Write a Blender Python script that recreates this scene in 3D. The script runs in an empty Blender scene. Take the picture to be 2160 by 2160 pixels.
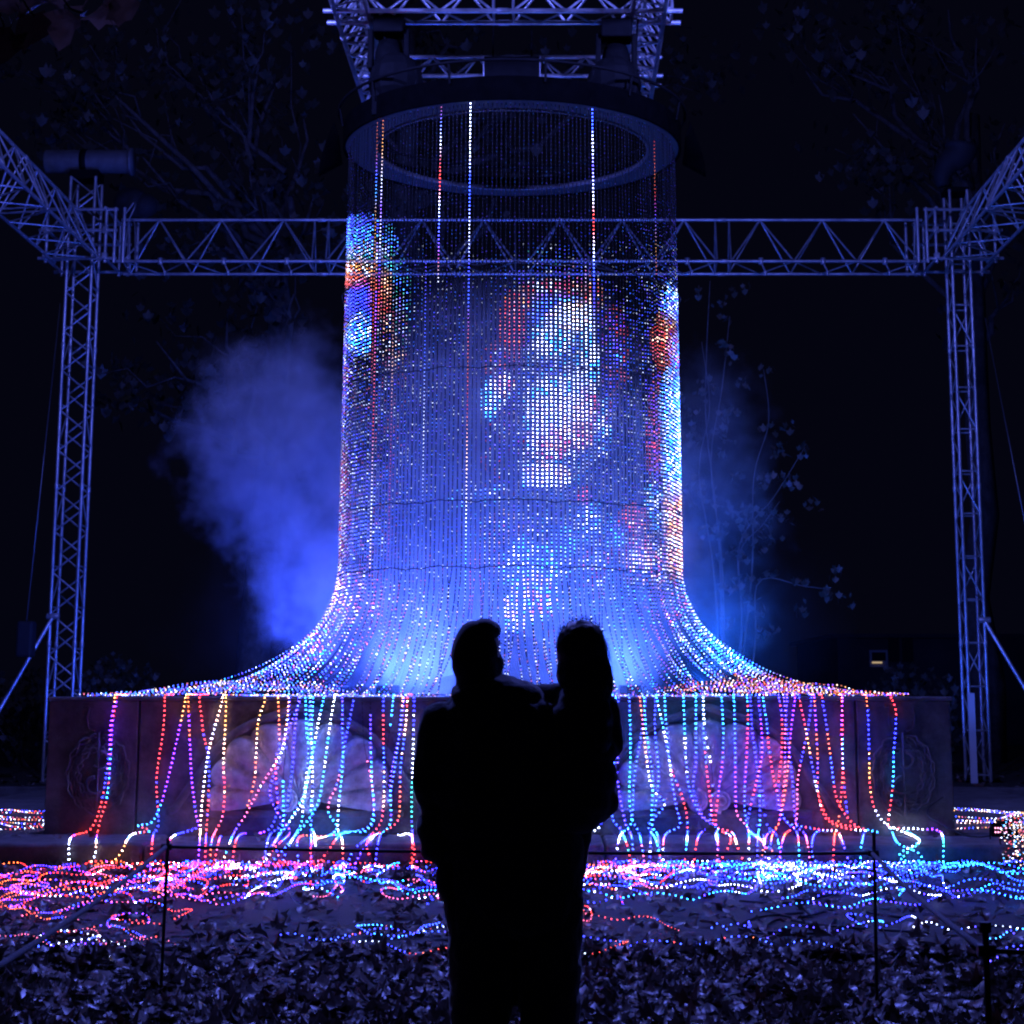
import bpy, math, random
import numpy as np
from mathutils import Vector, Matrix

random.seed(7)
rng = np.random.default_rng(7)
R_ = math.radians
PI = math.pi

# ------------------------------------------------------------------ camera, world, light
SC = bpy.context.scene
COL = SC.collection
CAM = Vector((0.48, 0.0, 1.45))
PITCH = R_(10.0)
FPX, CX, CY = 3857.0, 1168.3, 784.8          # focal length and principal point measured on the 2160 px photograph
cd = bpy.data.cameras.new('camera')
cam = bpy.data.objects.new('camera', cd)
COL.objects.link(cam)
cam.location = CAM
cam.rotation_euler = (R_(90) + PITCH, 0, 0)
cd.sensor_width = 36.0
cd.lens = 36.0 * FPX / 2160.0
cd.shift_x = -(CX - 1080) / 2160.0
cd.shift_y = -(1080 - CY) / 2160.0
cd.clip_end = 1000
SC.camera = cam

w = bpy.data.worlds.new('World')
SC.world = w
w.use_nodes = True
nt = w.node_tree
sky = nt.nodes.new('ShaderNodeTexSky')
sky.sky_type = 'NISHITA'
sky.sun_disc = False
sky.sun_elevation = R_(-4.0)
sky.sun_rotation = R_(200)
bg = nt.nodes['Background']
bg.inputs['Strength'].default_value = 0.05
dusk = nt.nodes.new('ShaderNodeMix')                # the night sky: mostly deep navy, little of the set sun's glow
dusk.data_type = 'RGBA'
dusk.inputs['Factor'].default_value = 0.992
dusk.inputs['B'].default_value = (0.0012 / 0.05, 0.0013 / 0.05, 0.0048 / 0.05, 1)
nt.links.new(sky.outputs[0], dusk.inputs['A'])
nt.links.new(dusk.outputs['Result'], bg.inputs[0])

sd = bpy.data.lights.new('moon', 'SUN')
sd.energy = 0.006
sd.angle = R_(0.5)
sd.color = (0.75, 0.8, 1.0)
so = bpy.data.objects.new('moon', sd)
COL.objects.link(so)
so.rotation_euler = (R_(35), R_(20), R_(200))

SC.view_settings.view_transform = 'Standard'
SC.view_settings.look = 'None'
SC.view_settings.exposure = 0.0
SC.view_settings.gamma = 1.0
SC.render.engine = 'CYCLES'
cy = SC.cycles
cy.use_denoising = True
cy.max_bounces = 4
cy.diffuse_bounces = 2
cy.glossy_bounces = 2
cy.transmission_bounces = 2
cy.volume_bounces = 0
cy.transparent_max_bounces = 6
cy.sample_clamp_indirect = 4.0
cy.caustics_reflective = False
cy.caustics_refractive = False
cy.use_light_tree = True
cy.pixel_filter_type = 'BLACKMAN_HARRIS'
cy.filter_width = 2.2
cy.denoising_prefilter = 'ACCURATE'
cy.adaptive_threshold = 0.006
cy.volume_step_rate = 2.0
cy.volume_max_steps = 128


def V(px, py, Y):
    """World point at depth Y that was measured at (px, py) on the photograph."""
    u = (CY - py) / FPX
    t = Y / (math.cos(PITCH) - u * math.sin(PITCH))
    return Vector((CAM.x + (px - CX) / FPX * t, Y, CAM.z + t * (math.sin(PITCH) + u * math.cos(PITCH))))


def G(px, py, z=0.0):
    """World point at height z that was measured at (px, py)."""
    u = (CY - py) / FPX
    dz = math.sin(PITCH) + u * math.cos(PITCH)
    t = (z - CAM.z) / dz
    return Vector((CAM.x + (px - CX) / FPX * t, t * (math.cos(PITCH) - u * math.sin(PITCH)), z))


# ------------------------------------------------------------------ materials
def new_mat(name):
    m = bpy.data.materials.new(name)
    m.use_nodes = True
    return m, m.node_tree, m.node_tree.nodes['Principled BSDF']


def mat(name, col, rough=0.6, metal=0.0, var=0.0, scale=8.0, bump=0.0, bscale=40.0, col2=None, spec=0.5):
    m, t, p = new_mat(name)
    p.inputs['Roughness'].default_value = rough
    p.inputs['Metallic'].default_value = metal
    p.inputs['Specular IOR Level'].default_value = spec
    p.inputs['Base Color'].default_value = (*col, 1)
    if var or col2 or bump:
        geo = t.nodes.new('ShaderNodeNewGeometry')
    if var or col2:
        n = t.nodes.new('ShaderNodeTexNoise')
        n.inputs['Scale'].default_value = scale
        n.inputs['Detail'].default_value = 6
        n.inputs['Roughness'].default_value = 0.65
        t.links.new(geo.outputs['Position'], n.inputs['Vector'])
        r = t.nodes.new('ShaderNodeValToRGB')
        c2 = col2 if col2 else tuple(c * (1 - var) for c in col)
        c1 = col if col2 else tuple(min(1, c * (1 + var)) for c in col)
        r.color_ramp.elements[0].position = 0.33
        r.color_ramp.elements[0].color = (*c2, 1)
        r.color_ramp.elements[1].position = 0.67
        r.color_ramp.elements[1].color = (*c1, 1)
        t.links.new(n.outputs['Fac'], r.inputs['Fac'])
        t.links.new(r.outputs['Color'], p.inputs['Base Color'])
    if bump:
        n2 = t.nodes.new('ShaderNodeTexNoise')
        n2.inputs['Scale'].default_value = bscale
        n2.inputs['Detail'].default_value = 8
        n2.inputs['Roughness'].default_value = 0.7
        t.links.new(geo.outputs['Position'], n2.inputs['Vector'])
        b = t.nodes.new('ShaderNodeBump')
        b.inputs['Strength'].default_value = bump
        b.inputs['Distance'].default_value = 0.03
        t.links.new(n2.outputs['Fac'], b.inputs['Height'])
        t.links.new(b.outputs['Normal'], p.inputs['Normal'])
    return m


def led_mat():
    m, t, p = new_mat('led_lit')
    a = t.nodes.new('ShaderNodeAttribute')
    a.attribute_name = 'glow'
    e = t.nodes.new('ShaderNodeEmission')
    t.links.new(a.outputs['Color'], e.inputs['Color'])
    e.inputs['Strength'].default_value = 1.0
    t.links.new(e.outputs[0], t.nodes['Material Output'].inputs['Surface'])
    t.nodes.remove(p)
    return m


def leaf_mat(name, c1, c2, rough=0.5, trans=0.25):
    m, t, p = new_mat(name)
    p.inputs['Roughness'].default_value = rough
    oi = t.nodes.new('ShaderNodeObjectInfo')
    geo = t.nodes.new('ShaderNodeNewGeometry')
    n = t.nodes.new('ShaderNodeTexNoise')
    n.inputs['Scale'].default_value = 9
    n.inputs['Detail'].default_value = 3
    t.links.new(geo.outputs['Position'], n.inputs['Vector'])
    mx = t.nodes.new('ShaderNodeMix')
    mx.data_type = 'RGBA'
    mx.inputs['A'].default_value = (*c1, 1)
    mx.inputs['B'].default_value = (*c2, 1)
    rp = t.nodes.new('ShaderNodeMapRange')
    rp.inputs['From Min'].default_value = 0.38
    rp.inputs['From Max'].default_value = 0.62
    t.links.new(n.outputs['Fac'], rp.inputs['Value'])
    t.links.new(rp.outputs['Result'], mx.inputs['Factor'])
    t.links.new(mx.outputs['Result'], p.inputs['Base Color'])
    tr = t.nodes.new('ShaderNodeBsdfTranslucent')
    t.links.new(mx.outputs['Result'], tr.inputs['Color'])
    ms = t.nodes.new('ShaderNodeMixShader')
    ms.inputs['Fac'].default_value = trans
    t.links.new(p.outputs[0], ms.inputs[1])
    t.links.new(tr.outputs[0], ms.inputs[2])
    t.links.new(ms.outputs[0], t.nodes['Material Output'].inputs['Surface'])
    return m


M = {}
M['alu'] = mat('brushed_aluminium', (0.52, 0.52, 0.53), 0.36, 0.6, var=0.35, scale=5)
M['black'] = mat('black_powder_coat', (0.005, 0.005, 0.0055), 0.7, var=0.3, scale=12, spec=0.08)
M['ringblack'] = mat('black_painted_ring', (0.002, 0.002, 0.0022), 0.85, var=0.3, scale=6, spec=0.01)
M['ringwhite'] = mat('grey_ring_underside', (0.05, 0.05, 0.053), 0.6, var=0.1)
M['strip'] = mat('black_led_tape', (0.004, 0.004, 0.0045), 0.6, spec=0.1)
M['ledoff'] = mat('unlit_led_package', (0.28, 0.28, 0.30), 0.5, spec=0.2)
M['led'] = led_mat()
M['leddim'] = led_mat()
M['leddim'].name = 'led_dim'
M['leddim'].cycles.emission_sampling = 'NONE'
M['wire'] = mat('dark_wire', (0.012, 0.012, 0.014), 0.5)
M['steel'] = mat('galvanised_wire', (0.25, 0.25, 0.27), 0.4, 0.8)
M['stone'] = mat('weathered_stone', (0.22, 0.20, 0.195), 0.85, scale=5, col2=(0.09, 0.08, 0.077), bump=0.55, bscale=55)
M['shell'] = mat('pale_carved_stone', (0.60, 0.57, 0.56), 0.85, scale=14, col2=(0.36, 0.33, 0.31), bump=0.5, bscale=60)
M['stonestep'] = mat('damp_step_stone', (0.19, 0.17, 0.165), 0.7, scale=6, col2=(0.07, 0.06, 0.058), bump=0.6, bscale=45)
M['asphalt'] = mat('worn_asphalt', (0.10, 0.097, 0.095), 0.6, scale=40, col2=(0.05, 0.048, 0.047), bump=0.6, bscale=120)
M['soil'] = mat('dark_soil', (0.045, 0.035, 0.028), 0.9, scale=6, col2=(0.02, 0.017, 0.014), bump=0.8, bscale=30)
M['bark'] = mat('grey_bark', (0.12, 0.10, 0.085), 0.9, scale=9, col2=(0.05, 0.04, 0.035), bump=0.8, bscale=25)
M['leaf1'] = leaf_mat('brown_dry_leaf', (0.17, 0.13, 0.115), (0.07, 0.05, 0.042), 0.34, 0.1)
M['leaf2'] = leaf_mat('tan_dry_leaf', (0.32, 0.26, 0.24), (0.15, 0.11, 0.09), 0.32, 0.1)
M['leaf3'] = leaf_mat('russet_leaf', (0.20, 0.075, 0.05), (0.10, 0.04, 0.03), 0.36, 0.1)
M['leafnear'] = leaf_mat('thin_translucent_dry_leaf', (0.32, 0.19, 0.15), (0.16, 0.08, 0.05), 0.5, 0.4)
M['leafg'] = leaf_mat('dull_green_leaf', (0.045, 0.05, 0.036), (0.08, 0.062, 0.045), 0.5)
M['grass'] = leaf_mat('short_grass', (0.03, 0.05, 0.014), (0.05, 0.06, 0.02), 0.6)
M['jacket'] = mat('black_quilted_cloth', (0.04, 0.04, 0.046), 0.8, var=0.35, scale=10, bump=0.3, bscale=60, spec=0.25)
M['trousers'] = mat('black_denim', (0.04, 0.038, 0.045), 0.85, var=0.3, scale=20, bump=0.25, bscale=120, spec=0.2)
M['cap'] = mat('black_cotton_cap', (0.04, 0.04, 0.046), 0.85, var=0.2, scale=30, bump=0.2, bscale=150, spec=0.2)
M['hair'] = mat('dark_hair', (0.03, 0.024, 0.022), 0.45, var=0.3, scale=40)
for k_ in ('jacket', 'trousers', 'cap'):
    p_ = M[k_].node_tree.nodes['Principled BSDF']
    p_.inputs['Sheen Weight'].default_value = 1.0
    p_.inputs['Sheen Roughness'].default_value = 0.4
M['skin'] = mat('skin', (0.36, 0.22, 0.17), 0.5, var=0.06, scale=10)
M['print'] = mat('faded_print', (0.035, 0.034, 0.042), 0.7)
M['rope'] = mat('grey_braided_rope', (0.30, 0.29, 0.31), 0.8, var=0.3, scale=60, bump=0.6, bscale=150)
M['post'] = mat('black_steel_pin', (0.012, 0.012, 0.013), 0.5)
M['tag'] = mat('white_tag', (0.7, 0.7, 0.72), 0.5)
M['fabric'] = mat('dark_blue_grey_fabric', (0.009, 0.009, 0.011), 0.8, var=0.2, scale=8)
M['drum'] = mat('dull_metal_drum', (0.13, 0.13, 0.14), 0.5, 0.3, var=0.25, scale=7)
M['brickwall'] = mat('dark_render_wall', (0.035, 0.032, 0.032), 0.9, var=0.3, scale=1.5)
M['glass'] = mat('dark_window_glass', (0.015, 0.016, 0.02), 0.08)
M['frame'] = mat('window_frame_paint', (0.25, 0.25, 0.24), 0.5)


def emit(name, col, s):
    m = bpy.data.materials.new(name)
    m.use_nodes = True
    t = m.node_tree
    t.nodes.remove(t.nodes['Principled BSDF'])
    e = t.nodes.new('ShaderNodeEmission')
    e.inputs['Color'].default_value = (*col, 1)
    e.inputs['Strength'].default_value = s
    t.links.new(e.outputs[0], t.nodes['Material Output'].inputs['Surface'])
    return m


M['lamp_warm'] = emit('warm_room_light', (1.0, 0.72, 0.40), 0.5)
M['lamp_pink'] = emit('pink_led_chip', (1.0, 0.35, 0.6), 5.0)


# ------------------------------------------------------------------ building helpers
def tag(o, label=None, cat=None, group=None, kind=None):
    if label: o['label'] = label
    if cat: o['category'] = cat
    if group: o['group'] = group
    if kind: o['kind'] = kind
    return o


def link(o, parent=None):
    COL.objects.link(o)
    if parent is not None:
        o.parent = parent
    return o


def thing(name, label, cat, loc=(0, 0, 0), group=None):
    o = bpy.data.objects.new(name, None)
    o.empty_display_size = 0.1
    link(o)
    o.location = loc
    return tag(o, label, cat, group)


class MB:
    """Collects vertices and faces; build() links them as one mesh object."""
    def __init__(self):
        self.v, self.f, self.mi = [], [], []

    def add(self, vs, fs, mi=0):
        b = len(self.v)
        self.v.extend([tuple(x) for x in vs])
        for f in fs:
            self.f.append(tuple(i + b for i in f))
            self.mi.append(mi)

    def box(self, x0, x1, y0, y1, z0, z1, mi=0):
        vs = [(x, y, z) for z in (z0, z1) for y in (y0, y1) for x in (x0, x1)]
        fs = [(0, 2, 3, 1), (4, 5, 7, 6), (0, 1, 5, 4), (2, 6, 7, 3), (0, 4, 6, 2), (1, 3, 7, 5)]
        self.add(vs, fs, mi)

    def sweep(self, pts, rad, n=8, mi=0, caps=True, flat=1.0):
        pts = [Vector(p) for p in pts]
        k = len(pts)
        rads = [rad(i / (k - 1)) if callable(rad) else rad for i in range(k)]
        vs, fs = [], []
        up = Vector((0, 0, 1))
        prev = None
        for i, p in enumerate(pts):
            t = (pts[min(i + 1, k - 1)] - pts[max(i - 1, 0)])
            if t.length < 1e-9: t = Vector((0, 0, 1))
            t.normalize()
            if prev is None:
                a = t.cross(up if abs(t.z) < 0.9 else Vector((1, 0, 0))).normalized()
            else:
                a = (prev - t * prev.dot(t))
                a = a.normalized() if a.length > 1e-6 else t.orthogonal().normalized()
            prev = a
            b = t.cross(a)
            for j in range(n):
                q = 2 * PI * j / n
                vs.append(p + a * (math.cos(q) * rads[i]) + b * (math.sin(q) * rads[i] * flat))
        for i in range(k - 1):
            for j in range(n):
                j2 = (j + 1) % n
                fs.append((i * n + j, i * n + j2, (i + 1) * n + j2, (i + 1) * n + j))
        if caps:
            fs.append(tuple(range(n))[::-1])
            fs.append(tuple((k - 1) * n + j for j in range(n)))
        self.add(vs, fs, mi)

    def ball(self, c, r, nu=14, nv=9, rot=None, mi=0):
        c = Vector(c)
        r = Vector(r) if hasattr(r, '__len__') else Vector((r, r, r))
        vs, fs = [], []
        for i in range(nv + 1):
            th = PI * i / nv
            for j in range(nu):
                ph = 2 * PI * j / nu
                p = Vector((r.x * math.sin(th) * math.cos(ph), r.y * math.sin(th) * math.sin(ph), r.z * math.cos(th)))
                if rot is not None: p = rot @ p
                vs.append(c + p)
        for i in range(nv):
            for j in range(nu):
                j2 = (j + 1) % nu
                fs.append((i * nu + j, (i + 1) * nu + j, (i + 1) * nu + j2, i * nu + j2))
        self.add(vs, fs, mi)

    def capsule(self, p0, p1, r0, r1, n=12, mi=0):
        p0, p1 = Vector(p0), Vector(p1)
        d = (p1 - p0)
        L = d.length
        d.normalize()
        pts, rr = [], []
        for i in range(5):
            a = PI / 2 * (1 - i / 4)
            pts.append(p0 - d * r0 * math.sin(a)); rr.append(max(1e-4, r0 * math.cos(a)))
        for i in range(5):
            a = PI / 2 * i / 4
            pts.append(p1 + d * r1 * math.sin(a)); rr.append(max(1e-4, r1 * math.cos(a)))
        kk = len(pts)
        self.sweep(pts, lambda s: rr[int(round(s * (kk - 1)))], n, mi)

    def mesh(self, name, mats, smooth=True):
        me = bpy.data.meshes.new(name)
        me.from_pydata(self.v, [], self.f)
        for m in (mats if isinstance(mats, (list, tuple)) else [mats]):
            me.materials.append(m)
        if any(self.mi):
            me.polygons.foreach_set('material_index', self.mi)
        if smooth:
            me.polygons.foreach_set('use_smooth', [True] * len(me.polygons))
        me.update()
        return me

    def build(self, name, mats, parent=None, smooth=True):
        return link(bpy.data.objects.new(name, self.mesh(name, mats, smooth)), parent)


def bevelled(o, width=0.01, seg=2):
    m = o.modifiers.new('bevel', 'BEVEL')
    m.width = width
    m.segments = seg
    m.limit_method = 'ANGLE'
    return o


_tube = {}


def tube(name, p0, p1, r, m, parent, n=10):
    """A straight tube as its own object; all tubes of a material share one mesh."""
    key = (m.name, n)
    if key not in _tube:
        b = MB()
        b.sweep([(0, 0, 0), (0, 0, 1)], 1.0, n)
        me = b.mesh('tube', m)
        for p in me.polygons:
            if len(p.vertices) > 4: p.use_smooth = False
        _tube[key] = me
    p0, p1 = Vector(p0), Vector(p1)
    d = p1 - p0
    o = bpy.data.objects.new(name, _tube[key])
    q = d.to_track_quat('Z', 'Y')
    o.matrix_world = Matrix.LocRotScale(p0, q, Vector((r, r, d.length)))
    if parent is not None:
        COL.objects.link(o)
        mw = o.matrix_world.copy()
        o.parent = parent
        o.matrix_parent_inverse = Matrix.Translation(-parent.location)
    else:
        COL.objects.link(o)
    return o


def keep(o, parent):
    """Parent a mesh built in world coordinates to an Empty that stands elsewhere."""
    o.parent = parent
    o.matrix_parent_inverse = Matrix.Translation(-parent.location)
    return o


def smooth_path(pts, step):
    """Catmull-Rom through pts, resampled at an even step."""
    P = [np.array(p, float) for p in pts]
    P = [2 * P[0] - P[1]] + P + [2 * P[-1] - P[-2]]
    out = []
    for i in range(1, len(P) - 2):
        a, b, c, d = P[i - 1], P[i], P[i + 1], P[i + 2]
        n = max(4, int(np.linalg.norm(c - b) / step * 2))
        for k in range(n):
            t = k / n
            out.append(0.5 * (2 * b + (c - a) * t + (2 * a - 5 * b + 4 * c - d) * t * t + (3 * b - a - 3 * c + d) * t ** 3))
    out.append(P[-2])
    out = np.array(out)
    s = np.concatenate([[0], np.cumsum(np.linalg.norm(np.diff(out, axis=0), axis=1))])
    n = max(2, int(s[-1] / step) + 1)
    q = np.arange(n) * step
    return np.stack([np.interp(q, s, out[:, k]) for k in range(3)], 1)


# ------------------------------------------------------------------ the setting: ground
b = MB()
n = 60
xs = np.linspace(-1, 1, n) ** 3 * 160
ys = np.concatenate([np.linspace(-20, 5, 6), np.linspace(5.5, 26, 40), np.linspace(28, 220, 14)])
gv = []
for y in ys:
    for x in xs:
        z = 0.0
        if y < 10.3: z += 0.02 * math.sin(x * 1.7 + y) * math.sin(y * 1.3 - x)
        gv.append((x, y, z))
gf = [(j * n + i, j * n + i + 1, (j + 1) * n + i + 1, (j + 1) * n + i) for j in range(len(ys) - 1) for i in range(n - 1)]
b.add(gv, gf)
tag(b.build('ground', M['soil']), 'dark earth under leaves', None, kind='structure')

b = MB()
edge = []
for i in range(41):
    x = -14 + 28 * i / 40
    y = 10.35 + 0.25 * math.sin(x * 1.3) + 0.12 * math.sin(x * 4.1 + 1) + (0.5 if x > 2.6 else 0.0)
    edge.append((x, y))
vs = [(x, y, 0.035) for x, y in edge] + [(x, 25.4, 0.035) for x, y in edge]
b.add(vs, [(i, i + 1, 42 + i, 41 + i) for i in range(40)])
tag(b.build('pavement', M['asphalt']), 'worn asphalt path in front of fountain', None, kind='structure')

b = MB()
b.box(-60, 60, 25.75, 120, -0.3, 0.16)
tag(b.build('terrace', M['soil'], smooth=False), 'raised earth terrace behind the fountain', None, kind='structure')
kb = None
for i in range(16):
    x = -24 + 3 * i
    b = MB()
    b.box(x + 0.01, x + 2.99, 25.45, 25.745, -0.2, 0.19 + 0.01 * (i % 3))
    o = bevelled(b.build('kerb', M['stonestep'], kb, smooth=False), 0.02)
    if kb is None:
        kb = o
        tag(o, 'low stone kerb along the terrace', None, kind='structure')
    else:
        o.name = 'kerb_stone'

# ------------------------------------------------------------------ fountain plinth
PF, PB, PW, PT = 16.5, 24.5, 4.0, 1.43        # front, back, half width, top of the plinth
SF, ST, SW = 15.5, 0.24, 6.2                  # front, top, half width of its step
fo = thing('fountain', 'square stone fountain base with carved shell panels under the lights', 'fountain', (0, 20.4, 0))


def part(mb, name, m, smooth=True, parent=None):
    return keep(mb.build(name, m, None, smooth), fo) if parent is None else mb.build(name, m, parent, smooth)


xj0, xj1 = -3.19, 3.15                         # joints between corner blocks and middle panel
for nm, x0, x1 in (('corner_block', -PW, xj0 - 0.012), ('front_panel', xj0, xj1), ('corner_block', xj1 + 0.012, PW)):
    b = MB()
    b.box(x0, x1, PF, PF + 0.6, ST - 0.02, PT - 0.035)
    bevelled(part(b, nm, M['stone'], False), 0.012)
for x0, x1 in ((-PW, -PW + 0.6), (PW - 0.6, PW)):
    b = MB()
    b.box(x0 + 0.002, x1 - 0.002, PF + 0.602, PB, ST - 0.02, PT - 0.036)
    bevelled(part(b, 'side_wall', M['stone'], False), 0.012)
b = MB()
b.box(-PW - 0.01, PW + 0.01, PF - 0.045, PB + 0.03, PT - 0.033, PT)
bevelled(part(b, 'rim_slab', M['stonestep'], False), 0.010)
# stepped base of separate stones
cuts = [-6.2, -4.35, -2.9, -1.0, 0.9, 2.6, 4.52, 6.2]
for i in range(len(cuts) - 1):
    b = MB()
    dz = 0.008 * math.sin(i * 2.3)
    b.box(cuts[i] + 0.006, cuts[i + 1] - 0.006, SF + 0.012 * math.sin(i * 1.7), PF + 0.2, -0.1, ST + dz - 0.004)
    bevelled(part(b, 'step_stone', M['stonestep'], False), 0.03, 3)
for sx in (-1, 1):
    b = MB()
    b.box(*sorted((sx * 3.6, sx * 6.2)), PF + 0.21, PB + 0.6, -0.1, ST - 0.006)
    bevelled(part(b, 'step_stone', M['stonestep'], False), 0.03, 3)


def shell_panel(px):
    c = V(px, 1694, PF)
    cx_, cz = c.x, c.z
    # fluted shell: a fan of lobes that swells out of the panel
    b = MB()
    nr, na = 26, 145
    a_, b_ = 0.80, 0.66
    vs, fs = [], []
    lobes = 9
    for i in range(nr + 1):
        rho = i / nr
        for j in range(na + 1):
            th = R_(-14) + R_(208) * j / na
            lob = abs(math.sin(lobes * (th - R_(-14)) / R_(208) * PI))
            scal = 1 + 0.05 * (lob - 0.4) * (1.0 + 0.3 * math.sin(j * 0.21))
            sq = 1.0 / ((abs(math.cos(th)) ** 2.3 + abs(math.sin(th)) ** 2.3) ** (1 / 2.3))
            x = rho * a_ * math.cos(th) * sq * scal
            z = rho * b_ * math.sin(th) * sq * scal
            dome = 0.085 * (rho ** 0.8) * (1 - 0.72 * rho ** 5) + 0.02
            h = dome + (0.115 * (lob ** 0.42 - 0.78)) * rho ** 1.1 + 0.006 * math.sin(rho * 34 + j * 0.35) * rho
            if i == nr: h = -0.04
            vs.append((cx_ + x, PF - h, cz + 0.05 + z))
    for i in range(nr):
        for j in range(na):
            k = i * (na + 1) + j
            fs.append((k, k + 1, k + na + 2, k + na + 1))
    b.add(vs, fs)
    sh = part(b, 'shell_relief', M['shell'])
    for s in (-1, 1):                              # pair of spiral volutes at the hinge
        b = MB()
        pts, k = [], 46
        for i in range(k):
            q = i / (k - 1)
            r = 0.088 * (1 - 0.86 * q)
            ang = s * (-PI / 2 + q * 4.6 * PI)
            pts.append((cx_ + s * 0.105 + s * r * math.cos(ang) * -1, PF - 0.075 - 0.03 * q, cz + 0.02 + r * math.sin(ang)))
        b.sweep(pts, lambda q: 0.024 - 0.008 * q, 8)
        b.ball((cx_ + s * 0.105, PF - 0.05, cz + 0.02), (0.085, 0.045, 0.085))
        part(b, 'volute', M['shell'], True, None)
    # moulded arch over the shell, and the ledge below it
    b = MB()
    pts = []
    for i in range(49):
        th = R_(-8 + 196 * i / 48)
        flare = 1 + 0.55 * max(0, 0.42 - math.sin(th)) ** 1.4
        pk = 0.05 * max(0, 1 - abs(math.cos(th)) * 4)
        pts.append((cx_ + 0.94 * math.cos(th) * flare, PF - 0.02, cz - 0.05 + (0.83 + pk) * max(math.sin(th), -0.02)))
    b.sweep(pts, lambda q: 0.042, 10, flat=0.9)
    part(b, 'arch_moulding', M['stone'])
    b = MB()
    b.box(cx_ - 0.92, cx_ + 0.92, PF - 0.06, PF + 0.01, cz - 0.12, cz - 0.055)
    bevelled(part(b, 'ledge', M['stone'], False), 0.02)


shell_panel(632)
shell_panel(1494)


def wreath(px):
    c = V(px, 1632, PF)
    wv = None
    for k in range(7):
        rr = 0.165 + 0.019 * k
        for seg in range(2):
            pts = []
            for i in range(57):
                th = R_(96) + (R_(168) * i / 56) * (1 if seg == 0 else -1) + (0 if seg == 0 else -R_(12))
                wob = 0.010 * math.sin(th * 13 + k * 1.9) + 0.005 * math.sin(th * 29 + k)
                pts.append((c.x + (rr + wob) * 0.98 * math.cos(th), PF - 0.012 - 0.006 * math.sin(k * 1.3), c.z + (rr + wob) * 1.22 * math.sin(th)))
            b = MB()
            b.sweep(pts, 0.0115, 6)
            part(b, 'wreath_strand', M['stone'])
    b = MB()
    b.sweep([(c.x, PF - 0.015, c.z + 0.36), (c.x, PF - 0.02, c.z + 0.1), (c.x + 0.004, PF - 0.02, c.z - 0.18), (c.x, PF - 0.01, c.z - 0.36)], 0.012, 8)
    part(b, 'wreath_stem', M['stone'])
    for dz, s in ((0.12, 1), (-0.10, -1)):
        b = MB()
        pts = [(c.x + s * (0.02 + 0.07 * math.sin(q * 4.0)), PF - 0.025, c.z + dz + 0.07 * math.cos(q * 4.0)) for q in np.linspace(0, 1, 18)]
        b.sweep(pts, lambda q: 0.02 * (1 - 0.6 * q), 8)
        part(b, 'wreath_hook', M['stone'])
    for s in (-1, 1):
        b = MB()
        pts = [(c.x + s * 0.04, PF - 0.012, c.z + 0.37), (c.x + s * 0.10, PF - 0.012, c.z + 0.40), (c.x + s * 0.115, PF - 0.012, c.z + 0.50), (c.x + s * 0.10, PF - 0.012, c.z + 0.575), (c.x + s * 0.15, PF - 0.012, c.z + 0.58)]
        b.sweep(smooth_path(pts, 0.02), 0.010, 6)
        part(b, 'urn_outline', M['stone'])


wreath(207)
wreath(1906)

# a low carved mound in the middle of the basin, dim behind the curtain
b = MB()
prof = [(0.95, 0.0), (0.9, 0.18), (0.62, 0.26), (0.5, 0.5), (0.3, 0.62), (0.12, 0.7), (0.0, 0.72)]
pv, pf = [], []
for r, z in prof:
    for j in range(24):
        a = 2 * PI * j / 24
        pv.append((r * math.cos(a), 21.0 + r * math.sin(a), PT - 0.002 + z))
for i in range(len(prof) - 1):
    for j in range(24):
        pf.append((i * 24 + j, i * 24 + (j + 1) % 24, (i + 1) * 24 + (j + 1) % 24, (i + 1) * 24 + j))
b.add(pv, pf)
part(b, 'centre_pedestal', M['stone'])

# ------------------------------------------------------------------ truss rig
TY = 28.0


def tower(name, label, x0, x1, y0, y1, z0, ztop, flip):
    t = thing(name, label, 'truss tower', ((x0 + x1) / 2, (y0 + y1) / 2, z0), 'towers of the truss rig')
    cs = [(x0, y0), (x1, y0), (x1, y1), (x0, y1)]
    for x, y in cs:
        tube('chord', (x, y, z0), (x, y, ztop), 0.026, M['alu'], t)
    nb = int((ztop - z0) / 0.62)
    for k in range(4):
        (xa, ya), (xb, yb) = cs[k], cs[(k + 1) % 4]
        for i in range(nb):
            za, zb = z0 + (ztop - z0) * i / nb, z0 + (ztop - z0) * (i + 1) / nb
            zm = (za + zb) / 2
            if k % 2 == flip:
                tube('brace', (xa, ya, za), (xb, yb, zm), 0.0135, M['alu'], t, 8)
                tube('brace', (xb, yb, zm), (xa, ya, zb), 0.0135, M['alu'], t, 8)
            else:
                tube('brace', (xa, ya, za + 0.1), (xb, yb, za + 0.1), 0.0135, M['alu'], t, 8)
                if i % 2 == 0: tube('brace', (xb, yb, za + 0.1), (xa, ya, zb), 0.0115, M['alu'], t, 8)
    b = MB()
    b.box(x0 - 0.2, x1 + 0.2, y0 - 0.2, y1 + 0.2, z0 - 0.03, z0)
    keep(b.build('base_plate', M['steel'], None, False), t)
    for x, y in cs:                                    # coupler collars
        for zc in (z0 + 2.0, z0 + 4.4, z0 + 6.6):
            tube('collar', (x, y, zc), (x, y, zc + 0.09), 0.034, M['alu'], t)
    return t


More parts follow.
